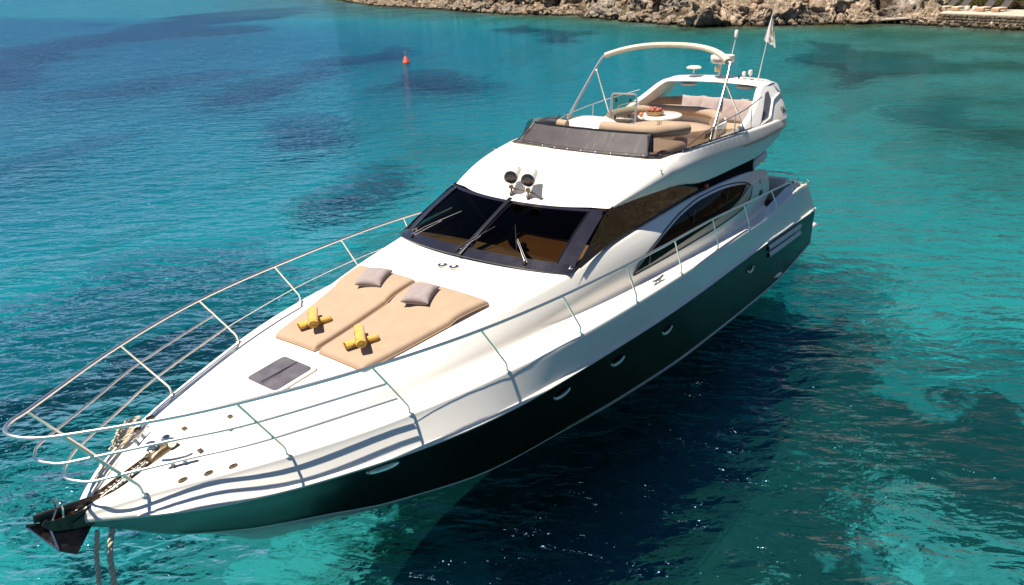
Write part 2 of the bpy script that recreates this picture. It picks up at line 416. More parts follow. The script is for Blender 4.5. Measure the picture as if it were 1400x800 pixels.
vs_ = k.n('ShaderNodeVolumeScatter', {'Color': (.03, .40, 1.0, 1), 'Density': .022, 'Anisotropy': 0})
va = k.n('ShaderNodeAddShader', {0: va.outputs[0], 1: vs_.outputs[0]})
k.l(va.outputs[0], k.out.inputs['Volume'])
bm = bmesh.new()
X0, X1, Y0, Y1 = -690, 880, -880, 480
t = [bm.verts.new((x_, y_, 0)) for x_, y_ in ((X0, Y0), (X1, Y0), (X1, Y1), (X0, Y1))]
b = [bm.verts.new((v.co.x, v.co.y, -16)) for v in t]
bm.faces.new(t); bm.faces.new(b[::-1])
for i in range(4): bm.faces.new((t[i], b[i], b[(i+1) % 4], t[(i+1) % 4]))
bmesh.ops.recalc_face_normals(bm, faces=bm.faces)
tag(build('water', bm, k.m, smooth=False), kind='structure')

# rock materials
def rockmat(name, a, b, c, sc=1.0):
    k = NT(name); v = k.obj(); g = k.geo().outputs['Position']
    na = k.noise(v, 1.1*sc, 6, .65, .4); nb = k.noise(v, 6*sc, 6, .7); nc = k.noise(v, 2.7*sc, 5, .7, 1.2)
    col = k.mix(k.ramp(na.outputs[0], [(.35, (0, 0, 0)), (.65, (1, 1, 1))]), c4(a), c4(b))
    col = k.mix(k.ramp(nb.outputs[0], [(.45, (0, 0, 0)), (.75, (.8, .8, .8))]), col, c4(c))
    z = k.n('ShaderNodeSeparateXYZ', {0: g}).outputs[2]
    wet = k.ramp(k.math('ADD', z, k.math('MULTIPLY', nb.outputs[0], .35)), [(.30, (1, 1, 1)), (.52, (0, 0, 0))])
    col = k.mix(wet, col, (.045, .035, .02, 1))
    hb = k.math('ADD', k.math('MULTIPLY', na.outputs[0], .5), k.math('ADD', k.math('MULTIPLY', nb.outputs[0], .2), k.math('MULTIPLY', k.ramp(nc.outputs[0], [(.40, (0, 0, 0)), (.52, (1, 1, 1))]), .28)))
    bp = k.n('ShaderNodeBump', {'Height': hb, 'Strength': 1.0, 'Distance': .6/sc})
    pt_ = k.ramp(k.geo().outputs['Pointiness'], [(.40, (1, 1, 1)), (.50, (0, 0, 0))]); col = k.mix(k.math('MULTIPLY', pt_, .85), col, (.025, .018, .012, 1))  # crevice shade painted into the rock colour where the mesh is concave
    p = k.n('ShaderNodeBsdfPrincipled', {'Base Color': col, 'Roughness': .9, 'Normal': bp.outputs[0], 'Specular IOR Level': .2})
    k.l(p.outputs[0], k.out.inputs[0]); return k.m
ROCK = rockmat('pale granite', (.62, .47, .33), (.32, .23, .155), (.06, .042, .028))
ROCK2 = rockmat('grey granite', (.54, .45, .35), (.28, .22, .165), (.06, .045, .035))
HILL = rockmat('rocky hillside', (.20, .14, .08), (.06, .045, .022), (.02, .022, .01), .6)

# hillside: a band that follows the shoreline and climbs inland
def shore_at(t):
    """point and inland normal at arc length t from SH[0]"""
    for a, b in zip(SH, SH[1:]):
        l = (b-a).length
        if t <= l:
            d = (b-a).normalized(); return a+d*t, Vector((-d.y, d.x, 0))
        t -= l
    d = (SH[-1]-SH[-2]).normalized(); return SH[-1]+d*t, Vector((-d.y, d.x, 0))
LEN = sum((b-a).length for a, b in zip(SH, SH[1:]))
def arc_of(x, y):
    p = Vector((x, y, 0)); best = (1e9, 0); t0 = 0
    for a, b in zip(SH, SH[1:]):
        d = b-a; t = max(0, min(1, (p-a).dot(d)/d.length_squared)); l = (a+d*t-p).length
        if l < best[0]: best = (l, t0+t*d.length)
        t0 += d.length
    return best[1]
TA, TB = arc_of(-89.5, -13.0)+3.5, arc_of(-62, 24)     # the terrace stands between these two
bm = bmesh.new(); rows = []
prof = [(-2.5, -1.2), (-.5, -.2), (.6, .35), (1.6, .9), (2.8, 1.5), (4.2, 2.3), (6, 3.3), (8.5, 4.6), (12, 6.5), (17, 9), (25, 13), (36, 18), (52, 24), (75, 30), (110, 36)]
n = 420
for i in range(n):
    t = 300+(LEN-360)*i/(n-1); p, nn = shore_at(t)
    p2, n2_ = shore_at(max(0, t-8)); p3, n3_ = shore_at(min(LEN-1, t+8)); nn = (nn+n2_+n3_).normalized()
    row = []
    onT = max(0, min(1, (t-TA+5)/2))*max(0, min(1, (TB-t+1)/2))
    tap = max(.01, min(1, (t-300)/380))*(1-.45*max(0, min(1, (t-TA)/25)))
    for d, z_ in prof:
        z_ = z_*(tap if d > 3 else 1)
        q = p+nn*d; f = noise.noise(q*.25)*1.6+noise.noise(q*.8)*.8
        zz = z_*(1+.35*noise.noise(q*.05))+f*min(1, max(0, d)*.25)*min(1.5, .4+d*.04)
        if onT:
            zt = .4 if d < 6.2 else .4+(d-6.2)*.62
            zz = zz*(1-onT)+min(zz, zt)*onT if d < 13 else zz
        row.append(Vector((q.x+.5*noise.noise(q*.6+Vector((9, 0, 0))), q.y, zz)))
    rows.append(row)
loft(bm, rows, mirror=False)
bmesh.ops.recalc_face_normals(bm, faces=bm.faces)
hl = build('hillside', bm, HILL, ang=25); tag(hl, kind='structure')
#@@SHORE

# ================================================================ YACHT
yacht = empty('motor_yacht', P(8.4, 0, 0))
tag(yacht, 'white motor yacht with dark green hull and flybridge at anchor', 'yacht')
YG = fair([(0, .0), (.25, .26), (.54, .47), (1.1, .85), (1.78, 1.19), (3.1, 1.73), (4.47, 2.08), (5.85, 2.27), (7.26, 2.335), (8.75, 2.33), (10.3, 2.28), (11.92, 2.20), (13.68, 2.09), (15.3, 2.02), (16.3, 1.98)])
ZG = fair([(0, 1.70), (.54, 1.82), (1.78, 1.85), (3.1, 1.89), (4.47, 1.93), (5.85, 1.94), (7.26, 1.92), (8.75, 1.87), (10.3, 1.80), (11.92, 1.72), (13.2, 1.65), (13.7, 1.66), (14.5, 1.705), (15.3, 1.745), (15.8, 1.73), (16.3, 1.68)])
YS = fair([(0, .015), (.17, .21), (.46, .54), (1.1, 1.05), (1.96, 1.42), (3.05, 1.90), (4.54, 2.22), (6.0, 2.32), (7.5, 2.375), (9.36, 2.36), (10.6, 2.315), (13.3, 2.22), (16.4, 2.13)])
ZS = fair([(0, 1.59), (.46, 1.625), (1.1, 1.575), (1.96, 1.5), (3.05, 1.5), (4.54, 1.46), (6, 1.425), (9.36, 1.295), (10.6, 1.245), (13.3, 1.13), (16.4, .965)])
YC = cv([(0, 0), (.86, .0), (1.31, .10), (1.8, .25), (2.46, .51), (3.2, .93), (4.72, 1.57), (5.86, 1.79), (7.37, 2.06), (9.57, 2.28), (12.96, 2.36), (16.6, 2.12)])
ZC = cv([(0, 1.55), (.27, 1.35), (.59, 1.06), (.87, .83), (1.31, .60), (1.8, .40), (2.46, .25), (3.2, .16), (4.72, .10), (16.6, .10)])
ZK = cv([(0, 1.55), (.27, 1.35), (.59, 1.06), (.87, .83), (1.36, .48), (1.78, .10), (2.4, -.25), (3.5, -.55), (5, -.7), (16.6, -.6)])
YI = fair([(0, .0), (.3, .13), (.6, .34), (1.95, .98), (3.36, 1.43), (5.22, 1.80), (6.36, 1.93), (7.8, 2.03), (9.1, 2.08), (10.5, 2.09), (12.1, 2.03), (13.2, 1.93), (14, 1.84), (16.3, 1.72)])
S_END = 16.35
def hull_rows(stations):
    rows = []
    for s in stations:
        yc, zc, ys, zs, yg, zg, yi = YC(s), ZC(s), YS(s), ZS(s), YG(s), ZG(s), YI(s)
        # transom rake: upper points stop earlier than lower ones near the stern
        def Q(y, z):
            e = 0
            if s > 15.0: e = (s-15.0)/(S_END-15.0)*max(0, z-1.0)*.6
            return P(s-e, y, z)
        flare = .10*math.exp(-((s-2.2)/1.9)**2)
        mid = [Q(yc+(ys-yc)*t-flare*math.sin(math.pi*t)*(1 if yc > 0 or s > .9 else .4)*min(1, s/.8), zc+(zs-zc)*t) for t in (.12, .3, .5, .7, .88)]
        w_ = min(.03, .03*max(0, s-.9)); l_ = min(1, s/.25)
        pts = [Q(0, ZK(s)), Q(yc*.5, ZK(s)+(zc-ZK(s))*.42), Q(yc, zc), Q(yc+w_*.4, zc+w_*.9)]+mid+[Q(ys, zs)]
        pts += [Q(ys+.022*l_, zs+.004), Q(ys+.03*l_, zs+.02), Q(ys+.03*l_, zs+.045), Q(ys+.018*l_, zs+.058), Q(ys-.004*l_, zs+.062)]
        top = [Q(ys-.004*l_, zs+.062), Q((ys*.45+yg*.55)+.012, zs*.5+zg*.5), Q(yg+.012, zg-.05), Q(yg-.005, zg), Q(yi, zg+.004)]
        rad = [0, .3, .03, .025, 0]
        pts += fillet(top, rad, 4)[1:]
        rows.append(pts)
    return rows
st = [0, .03, .08, .15, .25, .4, .55, .7, .85, 1.0, 1.15, 1.3, 1.5, 1.7, 1.9]+[2.1+.25*i for i in range(57)]
st = [s for s in st if s < S_END-.05]+[S_END]
rows = hull_rows(st)
def hm(j): return 3 if j < 2 else (2 if j == 2 else (1 if j < 9 else 0))
bm = loft(bmesh.new(), rows, mat=hm)
# transom
last = rows[-1]
for sg in (1,):
    vs = [bm.verts.new((p.x, p.y, p.z)) for p in last]+[bm.verts.new((p.x, -p.y, p.z)) for p in last[::-1]]
    f = bm.faces.new(vs); f.material_index = 0
weld(bm)
hull = build('hull', bm, [GEL, GREEN, STRIPE, ANTIF], yacht, ang=32)
def hull_y(s, z):
    """half-breadth of the dark topside at height z"""
    yc, zc, ys, zs = YC(s), ZC(s), YS(s), ZS(s); t = (z-zc)/(zs-zc)
    return yc+(ys-yc)*t-.10*math.exp(-((s-2.2)/1.9)**2)*math.sin(math.pi*max(0, min(1, t)))
# rub rail white plastic strip
for sg in (1, -1):
    b2 = bmesh.new()
    tube(b2, [P(s, sg*(YS(s)+.034), ZS(s)+.033) for s in st if .3 < s < 16.1], .011, 6)
    build('rub_rail', b2, PLASTIC, yacht)

# ---- deck and coachroof with the cabin sides
YCR = fair([(0, 0), (.3, .05), (.6, .16), (1.5, .52), (2.5, .88), (3.5, 1.16), (5, 1.47), (6.4, 1.69), (8, 1.76), (10, 1.77), (13.3, 1.75), (13.75, 1.74)])
ZCR = fair([(0, 1.64), (.3, 1.74), (.6, 1.85), (1.5, 1.965), (2.5, 2.06), (3.5, 2.15), (5, 2.37), (6.4, 2.49), (7.3, 2.61), (8, 2.65), (9.2, 2.69), (10.5, 2.72), (12, 2.66), (13, 2.58), (13.75, 2.44)])
ZCC = fair([(0, 1.66), (.4, 1.74), (.8, 1.86), (1.5, 1.985), (2.6, 2.11), (3.27, 2.155), (5.1, 2.455), (6.0, 2.56), (6.6, 2.60), (14, 2.60)])
def side_pts(s):
    yi, zg, yr, zr = YI(s), ZG(s)+.004, YCR(s), ZCR(s)
    k_ = max(0, min(1, (s-5.5)/3)); b_ = .05*k_
    w1_ = min(1, s/.6)
    return [P(s, yi, zg), P(s, yi-.05*w1_*(1-.3*k_), zg-.02*k_), P(s, yi-.085*w1_, zg+.03*w1_+.0*k_), P(s, yi+(yr-yi)*.42+b_, zg+(zr-zg)*.42), P(s, yi+(yr-yi)*.72+b_, zg+(zr-zg)*.75), P(s, yr, zr)]
def wall(s, z):
    """outer surface of the cabin side at height z"""
    p = fillet(side_pts(s), [0, .05, .07, .25, .2, 0], 5)
    for a, b in zip(p[3:], p[4:]):
        if a.z <= z <= b.z and b.z > a.z: return a.y+(b.y-a.y)*(z-a.z)/(b.z-a.z)
    return YCR(s)
def deck_z(s, y):
    yr = YCR(s); a = min(1, abs(y)/max(yr, .01)); return ZCC(s)+(ZCR(s)-ZCC(s))*a**2.2
rows = []
for i in range(0, 111):
    s = 13.75*i/110
    if s > 6.7: c = [P(s, YCR(s)-.05, ZCR(s)+.0), P(s, YCR(s)-.06, ZCR(s)-.06)]; c += [c[-1]]*6
    else: c = [P(s, YCR(s)*a, ZCC(s)+(ZCR(s)-ZCC(s))*a**2.2) for a in (.95, .85, .7, .55, .4, .25, .12, 0)]
    r_ = .16 if s < 5.5 else .05
    q = side_pts(s)+c[:1]
    rows.append(fillet(q, [0, .05, .07, .3, .25, max(.01, min(r_, .4*YCR(s)))], 5)+c[1:])
bm = loft(bmesh.new(), rows, mirror=True, flip=True)
weld(bm)
# the aft ends of the cabin sides
for sg in (1, -1):
    p = [v for v in side_pts(13.75)[2:]]
    vs = [bm.verts.new((v.x, v.y*sg, v.z)) for v in p]+[bm.verts.new((p[-1].x, (p[-1].y-.10)*sg, p[-1].z)), bm.verts.new((p[0].x, (p[-1].y-.10)*sg, p[0].z))]
    bm.faces.new(vs)
    vi = [bm.verts.new(v) for v in ((P(13.75, (p[-1].y-.1)*sg, p[0].z)), P(13.75, (p[-1].y-.1)*sg, p[-1].z), P(12.6, (p[-1].y-.1)*sg, 2.6), P(12.6, (p[-1].y-.1)*sg, 1.2), P(13.75, (p[-1].y-.1)*sg, 1.2))]
    bm.faces.new(vi)
deck = build('deck', bm, GEL, yacht, ang=40)

# cabin aft bulkhead with dark sliding door
bm = bmesh.new(); box(bm, P(13.3, 0, 1.75), (.06, 3.30, 1.75)); build('aft_bulkhead', bm, GEL, yacht)
bm = bmesh.new(); box(bm, P(13.345, .1, 1.75), (.03, 2.5, 1.55)); build('cabin_door', bm, GLASS_S, yacht)

# ---- windscreen: bottom and top edges in plan
def wb(t):  # t -1..1 starboard..port
    a = abs(t); return P(5.98+.42*a**2.1, 1.70*t, 2.585-.105*a**2.0)
def wt(t):
    a = abs(t); return P(7.28+.37*a**2.1, 1.53*t, 3.115-.01*a**2)
def wpt(t, v, o=0.0):
    q = wb(t).lerp(wt(t), v); n_ = Vector((1, 0, 2.2)).normalized(); q = q+n_*(.035*math.sin(math.pi*v)+o); return q
def patch(bm, f, us, vs, mi=0, flip=False):
    V = [[bm.verts.new(f(u, v)) for v in vs] for u in us]
    for i in range(len(us)-1):
        for j in range(len(vs)-1):
            q = [V[i][j], V[i+1][j], V[i+1][j+1], V[i][j+1]]
            if flip: q.reverse()
            fc = bm.faces.new(q); fc.material_index = mi
    return bm
def lin(a, b, n): return [a+(b-a)*i/n for i in range(n+1)]
ws = tag(empty('windscreen', P(6.6, 0, 2.8)), None); ws.parent = yacht; ws.location = P(6.6, 0, 2.8)-yacht.location
bm = bmesh.new()   # black mask: sill, head, pillars
for us, vs in ((lin(-1, 1, 40), lin(0, .13, 2)), (lin(-1, 1, 40), lin(.955, 1, 1)), (lin(-1, -.90, 3), lin(.13, .955, 8)), (lin(.86, 1, 4), lin(.13, .955, 8)), (lin(-.035, .035, 2), lin(.13, .955, 8))):
    patch(bm, wpt, us, vs)
weld(bm)
bmesh.ops.solidify(bm, geom=bm.faces[:], thickness=.02)
build('windscreen_frame', bm, MASK, ws)
for (a, b) in ((-.90, -.035), (.035, .86)):
    bm = patch(bmesh.new(), lambda u, v: wpt(u, v, -.008), lin(a, b, 16), lin(.13, .955, 8))
    build('windscreen_pane', bm, GLASS_W, ws)
bm = bmesh.new()
tube(bm, [wpt(t, .13, .012) for t in lin(-.90, .86, 30)], .007, 6)
for a in (-.90, .86): tube(bm, [wpt(a, v, .012) for v in lin(.13, .955, 8)], .007, 6)
build('windscreen_seal', bm, BLACK, ws)
bm = bmesh.new(); box(bm, wpt(0, .5, .02), (1.42, .075, .02), (0, R(22.3), 0), .008); build('centre_mullion', bm, BLACK, ws)
def wiper(t0, v0, t1, v1):
    w_ = empty('wiper'); w_.parent = ws
    bm = bmesh.new(); base = wpt(t0, .06, .02)
    lathe(bm, [(.001, .04), (.03, .038), (.036, .02), (.036, 0)], 14, aim(base, (1, 0, 2.2))); build('wiper_hub', bm, BLACK, w_)
    end = wpt((t0+t1)/2*1.0+(t1-t0)*.12, v1*.62, .05)
    bm = bmesh.new(); tube(bm, [base+Vector((0, 0, .04)), base.lerp(end, .5)+Vector((0, 0, .035)), end], [.008, .005, .004], 8)
    tube(bm, [base+Vector((.0, .05, .03)), end+Vector((0, .03, 0))], .0035, 6); build('wiper_arm', bm, BLACK if t0 == -.06 else STEELR, w_)
    bm = bmesh.new(); d = (wpt(t1, v1, .03)-end); tube(bm, [end-d*.8, end, end+d], [.006, .010, .006], 6); build('wiper_blade', bm, BLACK, w_)
wiper(-.78, 0, -.42, .62); wiper(-.06, 0, .12, .5); wiper(.62, 0, .30, .58)

# side windows of the saloon and the dark strip behind them
SB = cv([(6.40, 2.505), (6.6, 2.555), (7.32, 2.645), (8.2, 2.685), (9.2, 2.72), (10.1, 2.75), (10.7, 2.755)])
STp = cv([(6.40, 2.515), (6.7, 2.66), (7.2, 2.90), (7.65, 3.10), (8.2, 3.145), (8.8, 3.13), (9.3, 3.08), (9.8, 2.99), (10.2, 2.89), (10.5, 2.80), (10.7, 2.765)])
def swy(s, z): return 1.72-.04*max(0, 6.9-s)+.02*min(1, max(0, s-7.5))-(z-2.65)*.36
for sg in (1, -1):
    f = lambda u, v: P(u, sg*swy(u, SB(u)+(STp(u)-SB(u))*v), SB(u)+(STp(u)-SB(u))*v)
    bm = patch(bmesh.new(), f, lin(6.40, 7.0, 5), lin(0, 1, 6)); 
    patch(bm, lambda u, v: f(7.0+(u)*.08*(1+4*v)+0, v) if False else f(u, v), [7.0, 7.02], lin(0, 1, 6))
    # pillar follows the windscreen corner
    weld(bm); build('window_pillar', bm, MASK, yacht)
    bm = patch(bmesh.new(), f, [7.02]+lin(7.1, 10.7, 36), lin(0, 1, 8)); g_ = build('saloon_window', bm, GLASS_S, yacht)
    bm = bmesh.new(); tube(bm, [P(s, sg*(swy(s, SB(s))+.004), SB(s)) for s in lin(6.6, 10.7, 30)], .014, 6); build('window_seal', bm, BLACK, g_)
    bm = bmesh.new(); tube(bm, [P(s, sg*(swy(s, STp(s))+.004), STp(s)) for s in lin(7.65, 10.7, 24)], .012, 6); build('window_seal', bm, BLACK, g_)
    # dark strip under the flybridge side
    bm = patch(bmesh.new(), lambda u, v: P(u, sg*(1.715+.0*v), 2.56+.34*v), lin(10.55, 13.05, 8), [0, 1]); build('dark_side_strip', bm, INTERD, yacht)
    bm = bmesh.new(); box(bm, P(10.72, sg*1.762, 2.79), (.10, .05, .07), bev=.012); build('side_light', bm, REDM if sg == 1 else M('green plastic', (.02, .3, .08), .4), yacht)

# arc windows in the cabin sides
AB = cv([(7.86, 2.115), (8.3, 2.125), (9.0, 2.155), (10.0, 2.185), (10.9, 2.20), (11.5, 2.235), (12.0, 2.31), (12.33, 2.42), (12.45, 2.44)])
AT = cv([(7.86, 2.125), (7.95, 2.17), (8.32, 2.30), (9.0, 2.47), (9.6, 2.575), (10.4, 2.635), (11.1, 2.62), (11.7, 2.565), (12.15, 2.50), (12.45, 2.445)])
OB = cv([(7.80, 2.08), (8.3, 2.075), (9.74, 2.055), (11.0, 2.04), (11.9, 2.05), (12.35, 2.12), (12.62, 2.27), (12.66, 2.34)])
OT = cv([(7.80, 2.10), (7.9, 2.19), (8.30, 2.335), (9.0, 2.51), (9.6, 2.615), (10.4, 2.68), (11.1, 2.665), (11.8, 2.60), (12.3, 2.51), (12.6, 2.40), (12.66, 2.35)])
for sg in (1, -1):
    aw = empty('arc_window'); aw.parent = yacht
    f = lambda u, v: P(u, sg*(wall(u, AB(u)+(AT(u)-AB(u))*v)+.012), AB(u)+(AT(u)-AB(u))*v)
    bm = patch(bmesh.new(), f, lin(7.86, 12.45, 46), lin(0, 1, 5)); build('arc_pane', bm, GLASS_D, aw)
    bm = bmesh.new(); fo = lambda u, v: P(u, sg*(wall(u, OB(u)+(AB(u)-OB(u))*v)+.010-.004*v), OB(u)+(min(AB(u), OT(u))-OB(u))*v)
    patch(bm, lambda u, v: P(u, sg*(wall(u, OB(u))+.008+.0*v), OB(u)+(min(AB(min(u, 12.45)), OT(u))-OB(u))*v), lin(7.82, 12.64, 40), [0, .5, 1]); build('window_sill', bm, SILL, aw)
    bm = bmesh.new(); ss = lin(7.80, 12.66, 48)
    loop = [P(s, sg*(wall(s, OB(s))+.012), OB(s)) for s in ss]+[P(s, sg*(wall(s, OT(s))+.012), OT(s)) for s in ss[::-1]]
    tube(bm, loop+[loop[0]], .012, 6); build('window_rim', bm, BLACK, aw)
    for s in (8.25, 9.85, 11.3):
        bm = bmesh.new(); box(bm, P(s, sg*(wall(s, (AB(s)+AT(s))/2)+.016), (AB(s)+AT(s))/2), (.02, .012, (AT(s)-AB(s))*.92), (0, R(-14), 0)); build('window_divider', bm, BLACK, aw)
    bm = bmesh.new()  # emblem on the wing: a tall split triangle
    def E(a, b): z_ = 2.06+b; return P(13.06+a, sg*(wall(13.06+a, z_)+.012), z_)
    for tri in (((.0, .0), (.13, .33), (.15, .0)), ((.18, .0), (.16, .33), (.24, .02))):
        vs = [bm.verts.new(E(*q)) for q in tri]; bm.faces.new(vs)
    bmesh.ops.solidify(bm, geom=bm.faces[:], thickness=.006); build('wing_emblem', bm, NAVYT, yacht, smooth=False)

# interior seen through the glass
bm = bmesh.new(); patch(bm, lambda u, v: P(6.02+.42*abs(u)**2.1+v*1.55, 1.6*u, 2.50+.08*math.sin(v*2.6)-.10*u*u), lin(.02, .97, 14), lin(0, 1, 8)); build('dashboard', bm, INTER, yacht)
bm = bmesh.new(); patch(bm, lambda u, v: P(6.04+.42*abs(u)**2.1+v*.22, 1.6*u, 2.49), lin(-.95, .02, 14), [0, 1]); build('dashboard_edge', bm, INTER, yacht)
bm = bmesh.new(); patch(bm, lambda u, v: P(6.26+.42*abs(u)**2.1+v*1.4, 1.6*u, 2.46-.3*v), lin(-.95, .02, 10), [0, 1])
patch(bm, lambda u, v: P(7.6, 1.6*u, 2.2+.85*v), [-1, 1], [0, 1]); box(bm, P(10.2, 0, 2.0), (5.2, 3.2, .02)); build('cabin_interior', bm, INTERD, yacht)
bm = bmesh.new(); lathe(bm, [(.07, 0), (.075, .02), (.05, .04), (.05, .06), (.055, .09), (.03, .12), (.001, .125)], 16, Matrix.Translation(P(6.75, .62, 2.56))); build('dash_compass', bm, BLACK, yacht)
bm = bmesh.new(); tube(bm, roundpath([P(6.3, 1.25, 2.5), P(6.9, .2, 2.63), P(7.3, .1, 2.75)], .2), .05, 8); build('dash_hood', bm, INTERD, yacht)

# ---- flybridge moulding
YT = fair([(9.2, 1.60), (9.8, 1.69), (11.2, 1.74), (13.2, 1.71), (14.6, 1.63), (15.0, 1.58)])
ZT = fair([(9.2, 3.53), (9.8, 3.55), (11.2, 3.51), (12.0, 3.47), (13.2, 3.40), (14.6, 3.33), (15.0, 3.30)])
YK = fair([(9.2, 1.79), (10.3, 1.81), (12, 1.81), (14, 1.75), (15.0, 1.66)])
ZKn = fair([(9.2, 3.36), (10.3, 3.30), (12, 3.19), (14, 3.12), (15.0, 3.12)])
YB = fair([(9.2, 1.73), (10, 1.76), (12, 1.77), (13.2, 1.76), (14.2, 1.72), (15.0, 1.60)])
ZB = cv([(9.2, 3.085), (9.8, 3.02), (10.3, 2.92), (10.8, 2.87), (12, 2.84), (13, 2.82), (13.5, 2.85), (14.1, 2.92), (14.6, 3.03), (15.0, 3.10)])
F0 = [P(7.28, 0, 3.12), P(7.65, 1.50, 3.115), P(7.72, 1.56, 3.11), P(7.80, 1.57, 3.10), P(7.80, 1.55, 3.09)]
rows = []
NV = 16
for i in range(NV+1):
    v = i/NV; e = math.sin(math.pi*v)
    a = v**.85
    sh = F0[1].lerp(P(9.2, 1.60, 3.53), v)+Vector((0, .03*e, .055*e))
    kn = F0[2].lerp(P(9.2, 1.80, 3.36), v)+Vector((0, .05*e, .03*e))
    bt = F0[3].lerp(P(9.2, 1.74, 3.075), v)+Vector((0, .03*e, .02*e))
    bi = F0[4].lerp(P(9.2, 1.58, 3.08), v)
    rows.append(fillet([bi, bt, kn, sh, sh.lerp(P(7.3+1.8*v, .0, 3.12+.43*v), .3)], [0, .05, .22, .30, 0], 6)[:-1])
nF = len(rows)
for i in range(1, 59):
    s = 9.2+5.8*i/58
    rows.append(fillet([P(s, YB(s)-.16, ZB(s)+.005), P(s, YB(s), ZB(s)), P(s, YK(s), ZKn(s)), P(s, YT(s), ZT(s)), P(s, YT(s)-.14, ZT(s)-.005)], [0, .05, .10 if s > 9.5 else .2, .05 if s > 9.6 else .2, 0], 6)[:-1])
bm = loft(bmesh.new(), rows, flip=True)
# roof in front of the fly screen, joined to the shoulder line
top = [r_[-1] for r_ in rows[:nF]]
for i in range(NV):
    def line(ii):
        v = ii/NV; e = math.sin(math.pi*v); sh = top[ii]; out = []
        for j in range(17):
            t = j/16; y = sh.y*(1-t)
            a = (y/1.54); cx = -(7.28+.37*min(1, a)**2.1) if True else 0
            xx = (cx*(1-v)+(-(9.08+.12*min(1, a)**2))*v); zc_ = 3.12+(3.545-3.12)*v+.075*e
            f_ = min(1, (y/sh.y)) if sh.y else 0
            q = Vector((xx, y, zc_+(sh.z-zc_)*f_**2.4)); q.x = q.x*(1-f_**8)+sh.x*f_**8
            out.append(q)
        return out
    if i == 0: L0 = line(0)
    L1_ = line(i+1)
    for sg in (1, -1):
        A = [bm.verts.new((p.x, p.y*sg, p.z)) for p in L0]; B = [bm.verts.new((p.x, p.y*sg, p.z)) for p in L1_]
        for j in range(16):
            q = [A[j], A[j+1], B[j+1], B[j]]
            if sg == -1: q.reverse()
            bm.faces.new(q)
    L0 = L1_
# stern face of the overhang and inner walls
rl = rows[-1]
vs = [bm.verts.new((p.x, p.y, p.z)) for p in rl]+[bm.verts.new((p.x, -p.y, p.z)) for p in rl[::-1]]
bm.faces.new(vs)
weld(bm, 2e-4)
fly = build('flybridge_moulding', bm, GEL, yacht, ang=34)
bm = bmesh.new()
ss = lin(9.3, 15.0, 30)
patch(bm, lambda u, v: P(u, -(YT(u)-.135)+2*(YT(u)-.135)*v, 3.04), ss, [0, 1])
for sg in (1, -1): patch(bm, lambda u, v: P(u, sg*(YT(u)-.135), 3.04+(ZT(u)-3.045)*v), ss, [0, 1], flip=sg < 0)
box(bm, P(11.9, 0, 2.90), (6.1, 3.05, .05))
build('flybridge_floor', bm, GEL2, yacht)
for sg in (1, -1):
    bm = bmesh.new(); tube(bm, [P(s, sg*(YK(s)+.012), ZKn(s)+.045) for s in lin(12.2, 14.5, 12)], .014, 6); build('side_moulding', bm, BRONZE, yacht)
    for s in (9.0, 10.0, 11.0):
        bm = bmesh.new(); lathe(bm, [(.02, 0), (.018, .012), (.001, .016)], 10, aim(P(s, sg*(1.72), 3.46 if s > 9.5 else 3.42), (0, sg, .6))); build('deck_stud', bm, STEEL, yacht)
# white cap at the end of each wing below the flybridge
for sg in (1, -1):
    bm = bmesh.new(); box(bm, P(13.35, sg*1.66, 2.73), (.65, .22, .17), (0, R(9), 0), .05, 3); build('wing_cap', bm, GEL2, yacht)
    bm = bmesh.new(); tube(bm, [P(13.2, sg*1.78, 2.70), P(13.62, sg*1.76, 2.64)], .018, 8); build('cap_trim', bm, STEEL, yacht)

# ---- fly screen
def fb(t): a = abs(t); return P(9.08+.17*a**2, 1.33*t, 3.555-.005*a)
def ftp(t): a = abs(t); return P(9.42+.16*a**2, 1.20*t, 3.87-.01*a)
fs = empty('fly_screen'); fs.parent = yacht
bm = patch(bmesh.new(), lambda u, v: fb(u).lerp(ftp(u), v), lin(-1, 1, 30), lin(0, 1, 4)); bmesh.ops.solidify(bm, geom=bm.faces[:], thickness=.02); build('screen_cover', bm, MESHG, fs)
bm = bmesh.new(); tube(bm, [ftp(t) for t in lin(-1, 1, 20)], .02, 8); 
for t in (-1, 1): tube(bm, [fb(t), ftp(t)], .035, 6, sy=.6)
build('screen_post', bm, BLACK, fs)
bm = bmesh.new(); tube(bm, [fb(t)+Vector((.012, 0, .05)) for t in lin(-.98, .98, 20)], .006, 5); build('cover_hem', bm, BLACK, fs)
for t in lin(-.95, .95, 9):
    bm = bmesh.new(); lathe(bm, [(.014, 0), (.012, .01), (.001, .013)], 8, aim(fb(t)+Vector((.012, 0, .022)), (1, 0, .8))); build('cover_stud', bm, STEEL, fs)
for sg in (1, -1):
    def sf(u, v):
        s = 9.27+u*(12.4-9.27); hh = .31*(1-u)**.55*(1-.12*u) if u < 1 else 0
        y0_ = 1.33+(YT(s)-.03-1.33)*min(1, u*5)**.6
        return P(s+.12*v*(1-u), sg*(y0_-.10*v*(1-u)), 3.555+(ZT(s)-3.545)*min(1, u*2)-.0+hh*v)
    bm = patch(bmesh.new(), sf, lin(0, 1, 24), lin(0, 1, 3)); build('side_screen', bm, GLASS_F, fs)
    bm = bmesh.new(); tube(bm, [sf(u, 0)+Vector((0, .006*sg, .015)) for u in lin(0, 1, 24)], .018, 6); build('screen_base_trim', bm, BLACK, fs)
    for u in lin(.05, .95, 13):
        bm = bmesh.new(); lathe(bm, [(.014, 0), (.012, .01), (.001, .013)], 8, aim(sf(u, 0)+Vector((0, .02*sg, .02)), (0, sg, .4))); build('screen_stud', bm, STEEL, fs)

